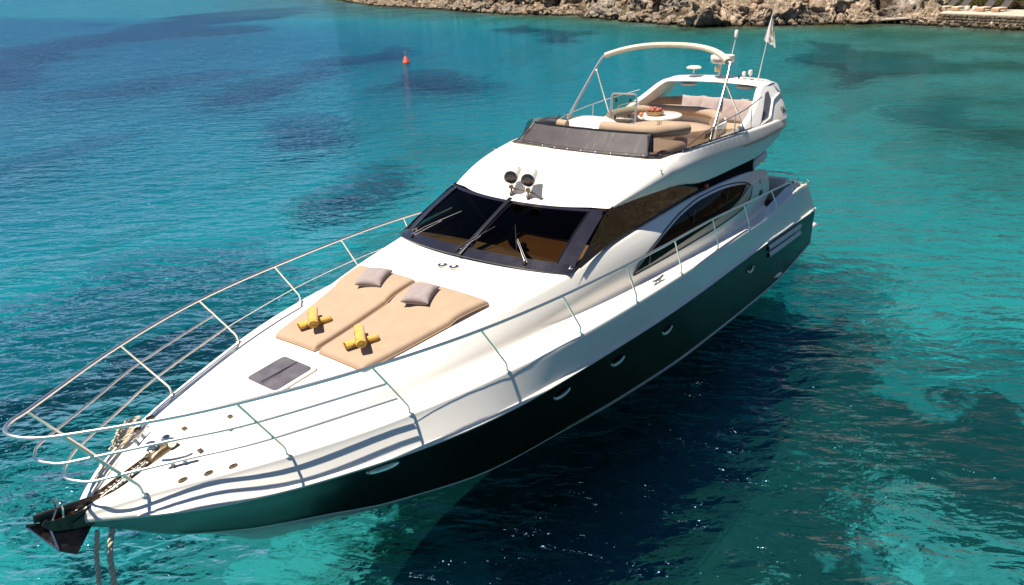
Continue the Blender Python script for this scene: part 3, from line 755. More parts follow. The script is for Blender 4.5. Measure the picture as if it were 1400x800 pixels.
# ---- radar arch
arch = empty('radar_arch'); arch.parent = yacht
PROF = [(11.9, 3.44), (12.8, 3.46), (13.4, 3.58), (13.95, 3.77), (14.35, 3.955), (14.6, 4.01), (15.12, 4.01), (15.32, 3.93), (15.22, 3.66), (15.02, 3.28), (14.4, 3.28), (13.2, 3.33), (12.0, 3.38)]
HOLE = [(13.75, 3.52), (14.35, 3.88), (14.62, 3.84), (14.75, 3.45)]
def ay(z, s): return 1.63-(z-3.3)*.62
for sg in (1, -1):
    bm = bmesh.new()
    pr = fillet([P(s, ay(z, s), z) for s, z in PROF]+[P(PROF[0][0], ay(PROF[0][1], 0), PROF[0][1])], [0]+[.10]*12+[0], 4)[:-1]
    O = [bm.verts.new((p.x, p.y*sg, p.z)) for p in pr]
    I_ = [bm.verts.new((p.x, (p.y-.13)*sg, p.z-.02)) for p in pr]
    bm.faces.new(O); bm.faces.new(I_[::-1])
    for i in range(len(O)): bm.faces.new((O[i], I_[i], I_[(i+1) % len(O)], O[(i+1) % len(O)]))
    bmesh.ops.recalc_face_normals(bm, faces=bm.faces)
    es = [e for e in bm.edges if len(e.link_faces) == 2 and e.calc_face_angle(0) > R(60)]
    bmesh.ops.bevel(bm, geom=es, offset=.03, segments=3, affect='EDGES', profile=.5, clamp_overlap=True)
    leg = build('arch_leg', bm, GEL, arch, ang=40)
    bm = bmesh.new(); pts = [P(s, (ay(z, s)+.012)*sg, z) for s, z in ((13.62, 3.42), (14.0, 3.62), (14.42, 3.86), (14.62, 3.88), (14.55, 3.70), (14.05, 3.44))]
    vs = [bm.verts.new(p) for p in pts]; bm.faces.new(vs); bmesh.ops.solidify(bm, geom=bm.faces[:], thickness=.008); build('arch_inset_shade', bm, M('arch inset shade grey', (.20, .19, .23), .3), leg, smooth=False)  # flat grey plate, its colour painting the shade of the leg's recess
    bm = bmesh.new(); tube(bm, roundpath([P(s, (ay(z, s)+.02)*sg, z) for s, z in ((13.5, 3.37), (14.1, 3.42), (14.62, 3.70), (15.15, 3.78))], .1), .022, 8); build('arch_trim', bm, GEL, leg)
# cross beam
sec = [(14.50, 3.955), (14.58, 4.01), (14.85, 4.045), (15.14, 4.03), (15.25, 3.97), (15.1, 3.935), (14.7, 3.925)]
bm = bmesh.new(); rows = []
for t in lin(-1, 1, 30):
    a = abs(t); y = 1.22*t; dz = .05*(1-a*a)-(.05*max(0, a-.85)/.15)
    c_ = [P(s, y, z+dz) for s, z in sec]; c_ = fillet([c_[-1]]+c_+[c_[0]], [0]+[.06]*7+[0], 3)[1:-1]; rows.append(c_)
loft(bm, rows, mirror=False, closed=True); weld(bm); build('arch_beam', bm, GEL, arch, ang=50)
for y in (-.62, .72):
    bm = bmesh.new(); lathe(bm, [(.16, 0), (.15, -.045), (.001, -.05)], 18, Matrix.Translation(P(14.75, y, 3.93)), sx=1, sy=1.3); build('ceiling_speaker', bm, PLASTIC, arch)
def text(body, size, m, mat, parent, name='lettering', ext=.003, align='CENTER'):
    cu = bpy.data.curves.new(name, 'FONT'); cu.body = body; cu.size = size; cu.extrude = ext; cu.align_x = align; cu.resolution_u = 3
    t = bpy.data.objects.new(name, cu); COL.objects.link(t); me = bpy.data.meshes.new_from_object(t)
    COL.objects.unlink(t); bpy.data.objects.remove(t); bm = bmesh.new(); bm.from_mesh(me); bpy.data.meshes.remove(me)
    bm.transform(m); return build(name, bm, mat, parent, smooth=False)
def frame_m(x, z, loc):
    x = Vector(x).normalized(); z = Vector(z); z = (z-x*z.dot(x)).normalized(); y = z.cross(x)
    m = Matrix((x, y, z)).transposed().to_4x4(); m.translation = loc; return m
for sg in (1, -1):
    text('58', .21, frame_m((-sg, 0, .0), (0, sg, .6), P(14.93, (ay(3.40, 0)+.016)*sg, 3.40)), NAVYT, arch, 'model_number')
#@@Y2

# ---- rails
RT = [(0.05, .375, 2.762), (1.36, 1.17, 2.71), (2.67, 1.68, 2.685), (4.09, 2.00, 2.63), (5.52, 2.18, 2.60), (7.02, 2.27, 2.56), (8.60, 2.23, 2.47), (10.25, 2.13, 2.36), (11.85, 2.06, 2.21), (13.60, 1.96, 2.05)]
RB = [(.54, .45, 1.82), (1.78, 1.19, 1.85), (3.10, 1.73, 1.89), (4.47, 2.08, 1.93), (5.85, 2.27, 1.94), (7.26, 2.33, 1.92), (8.75, 2.32, 1.87), (10.30, 2.26, 1.80), (11.92, 2.19, 1.72), (13.68, 2.07, 1.655)]
rail = empty('guard_rail'); rail.parent = yacht
bm = bmesh.new()
_ry = fair([(q[0], q[1]) for q in RT], .6); _rz = fair([(q[0], q[2]) for q in RT], .6)
RT = [RT[0]]+[(q[0], _ry(q[0]), _rz(q[0])) for q in RT[1:]]; RB = [(s_, YG(s_)-.025, ZG(s_)) for s_, a_, b_ in RB]
half = [P(14.75, 2.02, 1.80), P(14.72, 2.00, 1.93), P(14.55, 1.98, 2.0)]+[P(*q) for q in RT[::-1]]
nose = [P(-.10, .275, 2.782), P(-.19, .175, 2.796), P(-.235, .085, 2.805), P(-.25, .0, 2.808)]
fine_ = [P(q, _ry(q), _rz(q)) for q in lin(13.6, 1.36, 40)]
half = half[:3]+fine_+[P(.95, .94, 2.722), P(.5, .665, 2.738), half[-1]]
h2 = half+nose
loop = h2+[Vector((p.x, -p.y, p.z)) for p in h2[-2::-1]]
tube(bm, smoothpath(loop, 3), .0205, 10); build('top_rail', bm, STEELR, rail)
def on_st(i, f): a = Vector(P(*RT[i])); b = Vector(P(*RB[i])); return a.lerp(b, f)
for f, nz in ((.35, (-.115, 2.44)), (.66, (.06, 2.12))):
    bm = bmesh.new(); pt = [on_st(2, f), on_st(1, f), on_st(1, f).lerp(on_st(0, f), .55), on_st(0, f)]; st_ = [Vector((p.x, -p.y, p.z)) for p in pt]
    a = P(nz[0]+.045, .14, nz[1]-.003); a0 = P(nz[0]+.13, .265, nz[1]-.008); mid = P(nz[0], 0, nz[1])
    tube(bm, smoothpath(pt+[a0, a, mid, Vector((a.x, -a.y, a.z)), Vector((a0.x, -a0.y, a0.z))]+st_[::-1], 8), .0145, 8); build('lower_rail', bm, STEELR, rail)
bm = bmesh.new(); tube(bm, smoothpath([(lambda q: Vector((q.x, -q.y, q.z)))(on_st(i, .66)) for i in range(2, 8)], 4), .008, 6); build('guard_wire', bm, STEELR, rail)
bm = bmesh.new(); tube(bm, smoothpath([on_st(i, .72) for i in range(2, 5)], 4), .0035, 6); build('guard_wire', bm, STEELR, rail)
for sg in (1, -1):
    for i in range(10):
        a, b = P(*RT[i]), P(*RB[i]); a.y *= sg; b.y *= sg
        k_ = b.lerp(a, .16)+Vector((0, .0, 0)); k_ = Vector((b.x*.9+k_.x*.1, b.y+.004*sg, b.z+.10))
        bm = bmesh.new(); tube(bm, roundpath([a, a.lerp(k_, .9), k_, b+Vector((0, 0, -.01))], .05, 4) if i else roundpath([a, a.lerp(k_, .9), k_, b], .05, 4), .0135 if i else .017, 9)
        lathe(bm, [(.034, -.012), (.034, .006), (.02, .014), (.014, .03)], 14, Matrix.Translation(b+Vector((0, 0, -.005))))
        build('stanchion', bm, STEELR, rail)

# ---- small deck fittings
def cleat(loc, d, sc=1.0):
    c = empty('cleat'); c.parent = yacht
    bm = bmesh.new(); d = Vector(d).normalized()
    up = Vector((0, 0, 1))
    for k_ in (-.055, .055): lathe(bm, [(.025*sc, 0), (.016*sc, .02*sc), (.014*sc, .055*sc)], 10, Matrix.Translation(loc+d*k_*sc))
    tube(bm, smoothpath([loc+d*(-.14*sc)+up*.075*sc, loc+d*(-.06*sc)+up*.058*sc, loc+d*(.06*sc)+up*.058*sc, loc+d*.14*sc+up*.075*sc], 4), [.008*sc]+[.015*sc]*11+[.008*sc], 8)
    build('cleat_horn', bm, STEEL, c); return c
for sg in (1, -1):
    cleat(P(8.15, sg*2.20, 1.875), (1, 0, 0), 1.25)
    cleat(P(15.35, sg*1.90, 1.80), (1, 0, 0), 1.2)
    cleat(P(.98, sg*.40, deck_z(.98, .4)), (1, -sg*.6, 0), 1.1)
    for i, s in enumerate((.88, 1.10, 1.32)):
        y = (YG(s)*.55+YI(s)*.45)*sg
        bm = bmesh.new(); lathe(bm, [(.040, 0), (.038, .014), (.020, .018), (.018, .008), (.001, .006)], 16, Matrix.Translation(P(s, y, ZG(s)+.002)), sx=1.3, sy=.8); build('filler_cap', bm, BRONZE, yacht)
    # long grab strips at the stem
    bm = bmesh.new(); tube(bm, [P(.24, sg*(YG(.24)-.05), 1.73), P(.52, sg*(YG(.52)-.11), 1.805)], .008, 6); build('stem_strip', bm, BRONZE, yacht)
    bm = bmesh.new(); tube(bm, [P(.16, sg*(YG(.16)+.01), 1.67), P(.42, sg*(YG(.42)+.012), 1.72)], .007, 6); build('stem_strip', bm, BRONZE, yacht)
# portholes
for sg in (1, -1):
    for s, z_, w_ in ((2.72, 1.30, .34), (5.48, 1.17, .33), (6.82, 1.12, .32), (8.30, 1.06, .31), (11.95, .93, .30)):
        ph = empty('porthole'); ph.parent = yacht
        def hp(a, b, o): ss_ = s+a; zz = z_+b; return P(ss_, sg*(hull_y(ss_, zz)+o), zz)
        bm = bmesh.new(); n_ = 24
        c_ = bm.verts.new(hp(0, 0, .008)); rg = [bm.verts.new(hp(math.cos(2*math.pi*q/n_)*w_/2, math.sin(2*math.pi*q/n_)*.065+.0, .008)) for q in range(n_)]
        for q in range(n_): bm.faces.new((c_, rg[q], rg[(q+1) % n_]))
        bmesh.ops.recalc_face_normals(bm, faces=bm.faces)
        build('porthole_glass', bm, GLASS_D, ph)
        bm = bmesh.new(); pts = [hp(math.cos(t)*w_/2, math.sin(t)*.075, .014) for t in lin(math.pi*.98, math.pi*2.02, 18)]
        tube(bm, pts, [.006+.020*math.sin(math.pi*q/18)**.7 for q in range(19)], 8); build('porthole_rim', bm, STEELR, ph)
    # engine air grille
    gr_ = empty('air_grille'); gr_.parent = yacht
    for zz in (0, 1):
        bm = bmesh.new()
        for q in lin(12.95, 15.25, 22):
            pass
        f = lambda u, v: P(u, sg*(hull_y(u, (1.025-.155*zz)-.062*(u-12.95)+v)+.012+.03*math.sin(math.pi*(v+.06)/.12)), (1.025-.155*zz)-.062*(u-12.95)+v)
        patch(bm, f, lin(12.98+.03*zz, 15.2, 24), lin(-.06, .06, 6)); build('grille_blade', bm, M('grille grey', (.55, .55, .56), .3, var=.1) if zz == 0 and sg == 1 else bpy.data.materials['grille grey'], gr_)
    bm = bmesh.new(); pts = [P(13.35+q*.5, sg*(hull_y(13.35+q*.5, .27)+.012), .27-.05*q) for q in lin(0, 1, 8)]; tube(bm, pts, [.012+.03*math.sin(math.pi*q/8) for q in range(9)], 8); build('exhaust_outlet', bm, STEELR, yacht)
    bm = bmesh.new(); tube(bm, [P(s, sg*(YC(s)+.012), ZC(s)+.06) for s in lin(3.2, 16.3, 60)], .012, 6); build('boot_stripe', bm, STRIPE, yacht)

# deck hatch
hz = lambda s, y: deck_z(s, y)
ht = empty('deck_hatch'); ht.parent = yacht
def hq(u, v, o): s = 2.60+u*.30; y = v*.30; return P(s, y, hz(s, y)+o)
def rrect(a, b, r, n=5):
    out = []
    for cx, cy, t0 in ((a-r, b-r, 0), (-a+r, b-r, 90), (-a+r, -b+r, 180), (a-r, -b+r, 270)):
        for k_ in range(n+1): t = R(t0+90*k_/n); out.append((cx+r*math.cos(t), cy+r*math.sin(t)))
    return out
bm = bmesh.new(); ring_strip(bm, [hq(a, b, -.002) for a, b in rrect(1.12, 1.12, .25)], [hq(a, b, -.002) for a, b in rrect(.93, .93, .2)], (0, 0, .03)); build('hatch_frame', bm, PLASTIC, ht)
bm = bmesh.new(); vs = [bm.verts.new(hq(a, b, .034)) for a, b in rrect(.95, .95, .2)]; bm.faces.new(vs); bmesh.ops.solidify(bm, geom=bm.faces[:], thickness=.02); build('hatch_pane', bm, M('smoked hatch acrylic', (.10, .085, .095), .2, coat=.4, col2=(.14, .125, .13), vs=6), ht, smooth=False)
bm = bmesh.new(); box(bm, hq(0, 0, .042), (.54, .010, .008), (0, R(3), 0)); build('hatch_bar', bm, BLACK, ht)
# chain locker lid outline, small fittings and the two eyebrow vents by the windscreen
bm = bmesh.new(); lo = [P(1.55+a*.33, b*.42, hz(1.55+a*.33, b*.42)+.001) for a, b in rrect(1, 1, .2)]; tube(bm, lo+[lo[0]], .004, 5); build('locker_seam', bm, GEL2, yacht)
for s, y in ((1.35, -.10), (1.22, .42), (1.62, .40), (1.75, .2)):
    bm = bmesh.new(); box(bm, P(s, y, hz(s, y)+.012), (.05, .05, .024), bev=.006); build('deck_latch', bm, BRONZE, yacht)
for sg in (1, -1):
    bm = bmesh.new(); tube(bm, [P(s, sg*(YCR(s)-.12), hz(s, YCR(s)-.12)+.002) for s in lin(.9, 3.1, 20)], .004, 5); build('deck_seam', bm, GEL2, yacht)
bm = bmesh.new(); sl = [P(5.43+.22*abs(t)**2, 1.28*t, hz(5.43+.22*abs(t)**2, 1.28*t)+.003) for t in lin(-1, 1, 24)]; tube(bm, sl, .008, 6); build('deck_ledge', bm, GEL2, yacht)
for y, s in ((-.07, 5.66), (.13, 5.69)):
    v_ = empty('deck_vent'); v_.parent = yacht
    L = Matrix.Translation(P(s, y, hz(s, y)))
    bm = bmesh.new(); lathe(bm, [(.075, 0), (.074, .022), (.055, .030), (.050, .014), (.001, .012)], 24, L); build('vent_ring', bm, STEEL, v_)
    bm = bmesh.new(); lathe(bm, [(.034, .01), (.03, .03), (.001, .034)], 18, L); build('vent_cap', bm, PLASTIC, v_)

# windlass and chain
wl = empty('windlass'); wl.parent = yacht
def dk(s, y, o=0): return P(s, y, hz(s, y)+o)
bm = bmesh.new(); cushion(bm, lambda a, b: dk(1.0+.17*a, .0+.085*b, .0), .07, 10, 10, 4, .5); build('windlass_body', bm, BRONZE, wl)
bm = bmesh.new(); lathe(bm, [(.06, 0), (.06, .03), (.035, .045), (.04, .075), (.055, .09), (.05, .10), (.001, .105)], 20, Matrix.Translation(dk(.93, -.03, .05))); build('windlass_drum', bm, STEEL, wl)
bm = bmesh.new(); lathe(bm, [(.05, -.07), (.06, -.05), (.035, -.02), (.035, .02), (.06, .05), (.05, .07)], 20, aim(dk(1.10, .02, .07), (0, 1, 0))); build('windlass_gypsy', bm, STEEL, wl)
bm = bmesh.new()   # bow channel from the windlass to the roller
rows = []
for s in lin(.85, -.05, 12):
    zc_ = 1.86-(.85-s)*.235; w_ = .055+.03*(.85-s)
    rows.append([P(s, w_+.02, zc_+.03), P(s, w_, zc_+.03), P(s, w_*.8, zc_-.01), P(s, -w_*.8, zc_-.01), P(s, -w_, zc_+.03), P(s, -w_-.02, zc_+.03)])
loft(bm, rows, mirror=False); bmesh.ops.solidify(bm, geom=bm.faces[:], thickness=.012); build('anchor_channel', bm, BRONZE, yacht)
# chain: oval links
bm = bmesh.new(); n_ = 22
for i in range(n_):
    t = i/(n_-1); s = .86-t*.95; c_ = P(s, .0, 1.90-(.86-s)*.235)
    m_ = aim(c_, (0, 0, 1)); pts = [c_+Vector((math.cos(a)*.032, math.sin(a)*.018*(1 if i % 2 else .25), math.sin(a)*.018*(0 if i % 2 else 1))) for a in lin(0, 2*math.pi, 10)]
    tube(bm, pts, .0065, 5, caps=False)
build('anchor_chain', bm, RUST, yacht)
# bow roller cheeks
bm = bmesh.new()
for sg in (1, -1):
    pr = [(.22, 1.74), (-.02, 1.76), (-.20, 1.80), (-.27, 1.84), (-.30, 1.80), (-.24, 1.70), (-.05, 1.60), (.16, 1.52)]
    vs = [bm.verts.new(P(s, sg*.075, z_)) for s, z_ in pr]; vo = [bm.verts.new(P(s, sg*.088, z_)) for s, z_ in pr]
    bm.faces.new(vs); bm.faces.new(vo[::-1])
    for i in range(8): bm.faces.new((vs[i], vo[i], vo[(i+1) % 8], vs[(i+1) % 8]))
bmesh.ops.recalc_face_normals(bm, faces=bm.faces); build('roller_cheek', bm, RUST, yacht, ang=30)
bm = bmesh.new(); lathe(bm, [(.04, -.07), (.025, 0), (.04, .07)], 14, aim(P(-.20, 0, 1.76), (0, 1, 0))); build('bow_roller', bm, BLACK, yacht)
bm = bmesh.new(); tube(bm, roundpath([P(-.10, -.085, 1.78), P(-.08, -.085, 1.93), P(-.08, .085, 1.93), P(-.10, .085, 1.78)], .04), .012, 8); build('roller_bail', bm, STEEL, yacht)
# anchor stowed on the roller: shank, two plates, tripping bar
an = empty('anchor', P(-.2, 0, 1.7)); tag(an, 'dark rusty plough anchor stowed on the bow roller', 'anchor')
bm = bmesh.new(); box(bm, P(-.02, 0, 1.80), (.62, .035, .085), (0, R(-12), 0), .008); build('shank', bm, RUST, an)
tip, heel, l_, r_ = P(-.39, 0, 1.80), P(.05, 0, 1.50), P(-.12, .22, 1.34), P(-.12, -.22, 1.60)
bm = bmesh.new()
A = P(-.40, -.02, 1.82); B = P(-.27, .19, 1.53); C_ = P(-.14, .21, 1.40); D = P(.12, .05, 1.52); E_ = P(-.06, -.02, 1.66)
for q in ((A, B, E_), (B, C_, D), (B, D, E_)): bm.faces.new([bm.verts.new(p) for p in q])
weld(bm); bmesh.ops.solidify(bm, geom=bm.faces[:], thickness=.022); build('fluke', bm, RUST, an, smooth=False)
bm = bmesh.new(); A2, B2, C2 = [Vector((p.x, -p.y*.5, p.z+.04)) for p in (A, B, C_)]; D2 = Vector((D.x, -D.y, D.z))
for q in ((A2, E_, B2), (B2, D2, C2), (B2, E_, D2)): bm.faces.new([bm.verts.new(p) for p in q])
weld(bm); bmesh.ops.solidify(bm, geom=bm.faces[:], thickness=.022); build('fluke', bm, RUST, an, smooth=False)
bm = bmesh.new(); tube(bm, [A, B], .014, 8); tube(bm, [B+Vector((0, 0, .0)), P(-.24, .06, 1.72), P(-.12, .02, 1.86)], .012, 8); build('fluke_edge', bm, STEEL, an)
# mooring ropes hanging from the bow, twisted three-strand
def rope(path, r, name, label, strands=3, pitch=.21, grp=None):
    pts = smoothpath(path, 10); q = [pts[0]]; 
    for p in pts[1:]:
        n_ = max(1, int((p-q[-1]).length/.012)); a = q[-1]
        for k_ in range(1, n_+1): q.append(a.lerp(p, k_/n_))
    bm = bmesh.new(); L_ = [0]
    for a, b in zip(q, q[1:]): L_.append(L_[-1]+(b-a).length)
    for st_ in range(strands):
        out = []
        for i, p in enumerate(q):
            t = (q[min(i+1, len(q)-1)]-q[max(i-1, 0)]).normalized(); a = Vector((1, 0, 0)) if abs(t.x) < .8 else Vector((0, 1, 0))
            u_ = (a-t*a.dot(t)).normalized(); v_ = t.cross(u_); an_ = 2*math.pi*(L_[i]/pitch+st_/strands)
            out.append(p+(u_*math.cos(an_)+v_*math.sin(an_))*r*.62)
        tube(bm, out, r*.50, 7)
    o = build(name, bm, ROPEM); tag(o, label, 'rope', grp); return o
rope([P(.13, .10, 1.46), P(.04, .13, 1.25), P(-.07, .14, .8), P(-.22, .14, .3), P(-.34, .14, -.1), P(-1.6, .1, -2.6)], .024, 'mooring_rope', 'twisted beige mooring rope hanging nearest the anchor at the bow', grp='ropes hanging from the bow')
rope([P(.25, .16, 1.44), P(.13, .20, 1.2), P(.04, .21, .72), P(-.11, .21, .2), P(-.2, .21, -.1), P(-1.4, .15, -2.6)], .029, 'mooring_rope', 'thicker beige mooring rope hanging furthest from the anchor', grp='ropes hanging from the bow')
# coiled line on the starboard bow
pts = []
for i in range(95):
    a = i*.42; rr_ = .055+.015*math.sin(i*1.7); s = .80+.0026*i+rr_*math.cos(a)*1.9; y = -.52-.0022*i+rr_*math.sin(a)*.75
    pts.append(P(s, y, max(hz(s, y), ZG(s))+.02+.0006*i+.01*math.sin(i*2.3)))
rope([P(.30, -.20, 1.76), P(.5, -.33, 1.83), P(.68, -.44, 1.88)]+pts[::2], .011, 'coiled_rope', 'coiled beige rope lying on the starboard side of the bow', 3, .06)

# ---- searchlights on the roof
for i, (s, y) in enumerate(((7.42, -.09), (7.40, .26))):
    sl_ = empty('searchlight'); sl_.parent = yacht
    dirv = Vector((1, .42, -.10)).normalized(); c0 = P(s, y, 3.46)
    bm = bmesh.new(); lathe(bm, [(.001, -.34), (.065, -.335), (.082, -.31), (.098, -.14), (.110, .0), (.116, .05), (.112, .056), (.100, .03)], 28, aim(c0, dirv)); build('lamp_housing', bm, PLASTIC, sl_)
    bm = bmesh.new(); lathe(bm, [(.103, .025), (.100, .035), (.058, .040), (.052, .052), (.035, .05), (.001, .055)], 28, aim(c0, dirv)); build('lamp_lens', bm, LENS, sl_)
    bm = bmesh.new(); f0 = P(s-.02, y+.0, 3.21); tube(bm, [f0, f0+Vector((0, 0, .08)), c0+Vector((-.02, 0, -.09))], .016, 8)
    lathe(bm, [(.035, 0), (.034, .03), (.02, .04)], 14, Matrix.Translation(f0+Vector((0, 0, -.035)))); lathe(bm, [(.028, -.03), (.028, .03)], 12, aim(f0+Vector((0, 0, .09)), (0, 1, 0))); build('lamp_bracket', bm, BRONZE, sl_)
bm = bmesh.new(); tube(bm, [P(7.44, -.12, 3.27), P(7.42, .34, 3.25)], .010, 8); tube(bm, [P(7.42, .34, 3.25), P(7.44, .46, 3.17)], .012, 8); lathe(bm, [(.035, 0), (.03, .03), (.001, .035)], 12, Matrix.Translation(P(7.45, .47, 3.155))); build('searchlight_bar', bm, BRONZE, yacht)

# ---- flybridge furniture (fixed to the boat)
def roll(bm, path, r, n=10, sy=1.0): tube(bm, smoothpath(path, 6), r, n, sy=sy)
bm = bmesh.new()   # helm pod
cushion(bm, lambda a, b: P(10.25+.45*a, -.42+.55*b, 3.42), .48, 20, 20, 4, .55); build('helm_pod', bm, GEL, yacht)
bm = bmesh.new(); box(bm, P(10.3, -.3, 3.26), (.8, 1.9, .42), bev=.06, seg=3); build('helm_console', bm, GEL2, yacht)
bm = bmesh.new(); roll(bm, [P(9.78, -1.20, 3.80), P(9.76, -1.0, 3.84), P(9.75, -.80, 3.85)], .085); build('rolled_cover', bm, BLACKF, yacht)
bm = bmesh.new(); roll(bm, [P(9.76, -.80, 3.84), P(9.76, -.6, 3.83)], .08); build('cushion_end', bm, TAN, yacht)
bm = bmesh.new(); roll(bm, [P(9.84, .10, 3.83), P(9.80, .5, 3.84), P(9.80, .95, 3.84), P(9.95, 1.18, 3.83), P(10.25, 1.27, 3.80), P(10.7, 1.30, 3.76)], .105, 12); build('seat_bolster', bm, TAN, yacht)
bm = bmesh.new(); patch(bm, lambda u, v: P(9.80-.02*v, .1+1.05*u, 3.50+.30*v), lin(0, 1, 6), [0, 1]); bmesh.ops.solidify(bm, geom=bm.faces[:], thickness=.04); build('seat_back', bm, BLACKF, yacht)
bm = bmesh.new(); cushion(bm, lambda a, b: P(10.5+.45*a, .72+.5*b, 3.38), .12); build('seat_cushion', bm, TAN, yacht)
bm = bmesh.new(); box(bm, P(10.5, .72, 3.2), (.95, 1.05, .34), bev=.03); build('seat_base', bm, GEL2, yacht)
bm = bmesh.new(); cushion(bm, lambda a, b: P(11.35+.17*a, 1.15+.30*b, 3.50), .16, p=5); build('seat_bolster', bm, TAN, yacht)
# U-shaped dinette: seat, back bolster, white surround
def arc(c, rs, ry, a0, a1, n, z_): return [P(c[0]+rs*math.cos(R(a)), c[1]+ry*math.sin(R(a)), z_) for a in lin(a0, a1, n)]
def band(bm, inner, outer, z0, z1, mi=0):
    rows = [[Vector((a.x, a.y, z0)), Vector((a.x, a.y, z1-.03)), a.lerp(b, .06).xy.to_3d()+Vector((0, 0, z1)), b.lerp(a, .06).xy.to_3d()+Vector((0, 0, z1)), Vector((b.x, b.y, z1-.03)), Vector((b.x, b.y, z0))] for a, b in zip(inner, outer)]
    loft(bm, rows, mirror=False)
    for rw in (rows[0], rows[-1]): bm.faces.new([bm.verts.new(v) for v in rw])
    weld(bm)
CC = (12.15, .10)
bm = bmesh.new(); band(bm, arc(CC, .55, .62, -100, 100, 24, 0), arc(CC, 1.02, 1.10, -100, 100, 24, 0), 3.06, 3.40); build('dinette_seat', bm, TAN, yacht, ang=50)
bm = bmesh.new(); roll(bm, arc(CC, 1.02, 1.10, -105, 92, 14, 3.62), .10, 12); build('dinette_bolster', bm, TAN, yacht)
bm = bmesh.new(); band(bm, arc(CC, 1.07, 1.15, -108, 100, 24, 0), arc(CC, 1.16, 1.26, -108, 100, 24, 0), 3.06, 3.60); build('dinette_surround', bm, GEL, yacht, ang=50)
# aft sun bench under the arch
bm = bmesh.new(); cushion(bm, lambda a, b: P(14.05+.55*a, .0+1.30*b, 3.12), .14); build('aft_bench', bm, TAN, yacht)
bm = bmesh.new(); roll(bm, [P(14.3, -1.38, 3.40), P(14.6, -1.30, 3.44), P(14.82, -.95, 3.47), P(14.88, 0, 3.49), P(14.84, .9, 3.47), P(14.66, 1.2, 3.42)], .115, 12, 1.3); build('bench_backrest', bm, TAN, yacht)
bm = bmesh.new(); cushion(bm, lambda a, b: P(13.0+.42*a, -1.08+.28*b, 3.10), .42, p=8); build('fly_cabinet', bm, GEL, yacht)
bm = bmesh.new(); tube(bm, roundpath([P(12.6, -1.2, 3.5), P(12.6, -1.2, 3.72), P(13.3, -1.1, 3.72), P(13.3, -1.1, 3.5)], .06), .012, 8); build('cabinet_rail', bm, STEELR, yacht)
# table
tb = empty('fly_table'); tb.parent = yacht
bm = bmesh.new(); lathe(bm, [(.02, 0), (.40, 0), (.42, .015), (.42, .03), (.40, .04), (.001, .042)], 36, Matrix.Translation(P(12.05, .08, 3.66)), sx=1.15); build('table_top', bm, GEL, tb)
bm = bmesh.new(); lathe(bm, [(.14, 0), (.05, .03), (.045, .62)], 16, Matrix.Translation(P(12.05, .08, 3.045))); build('table_leg', bm, STEELR, tb)
# opened steel-framed hatch lid
hl_ = empty('open_hatch_lid'); hl_.parent = yacht
m_ = Matrix.Translation(P(11.35, -.36, 3.88)) @ Euler((0, R(-10), R(10))).to_matrix().to_4x4()
o_ = [m_ @ Vector((0, a*.26, b*.285)) for a, b in rrect(1, 1, .2)]
bm = bmesh.new(); tube(bm, o_+[o_[0]], .018, 8, caps=False); build('lid_frame', bm, STEELR, hl_)
bm = bmesh.new(); bm.faces.new([bm.verts.new(p) for p in o_]); build('lid_pane', bm, GLASS_C, hl_, smooth=False)
for a, b in ((-.15, .16), (.14, .17), (-.15, -.15), (.14, -.12)):
    bm = bmesh.new(); box(bm, m_ @ Vector((.02, a, b)), (.03, .03, .07), bev=.008); build('lid_latch', bm, BLACK, hl_)
# ---- bimini frame
bi = empty('bimini_frame'); bi.parent = yacht
def bpnt(t, o=0):   # canvas bow, -1 starboard .. 1 port
    a = abs(t); return P(12.33+.35*(1-a*a)-.25*(t > 0)*a**3+o, 1.48*t*(1-.06*a*a), 4.93-.20*a**2.4)
bm = bmesh.new(); bow = [bpnt(t) for t in lin(-1, 1, 30)]; tube(bm, bow, .066, 10, sy=.8); build('folded_canvas', bm, CANVAS, bi)
feetS, feetP = P(11.2, -1.60, 3.60), P(11.08, 1.60, 3.50)
for foot, t in ((feetS, -1), (feetP, 1)):
    for o in (0, .10):
        bm = bmesh.new(); top_ = bpnt(t)+Vector((-o*.4, 0, 0)); tube(bm, smoothpath([top_, top_.lerp(foot, .12)+Vector((0, t*.05, 0)), foot+Vector((-o*.5, 0, 0))], 5), .017, 8); build('bimini_leg', bm, STEELR, bi)
    mid = bpnt(t).lerp(foot, .22); st2 = P(12.95, -1.62, 3.42) if t < 0 else P(12.68, 1.60, 3.42)
    bm = bmesh.new(); tube(bm, [mid, st2], .013, 8); build('bimini_strut', bm, STEELR, bi)
    bm = bmesh.new(); lathe(bm, [(.035, 0), (.03, .03), (.02, .05)], 12, Matrix.Translation(foot+Vector((0, 0, -.01)))); build('bimini_foot', bm, STEEL, bi)
# fly side rails
for sg in (1, -1):
    bm = bmesh.new(); tube(bm, smoothpath([P(10.3, sg*1.55, 3.56), P(11.2, sg*1.58, 3.72), P(12.6, sg*1.58, 3.80), P(13.9, sg*1.42, 3.86)], 6), .013, 8); 
    build('fly_rail', bm, STEELR, yacht)
    for s, z_ in ((12.2, 3.78), (13.0, 3.82)):
        bm = bmesh.new(); tube(bm, [P(s, sg*1.60, 3.42), P(s, sg*1.58, z_)], .011, 8); build('fly_rail_post', bm, STEELR, yacht)
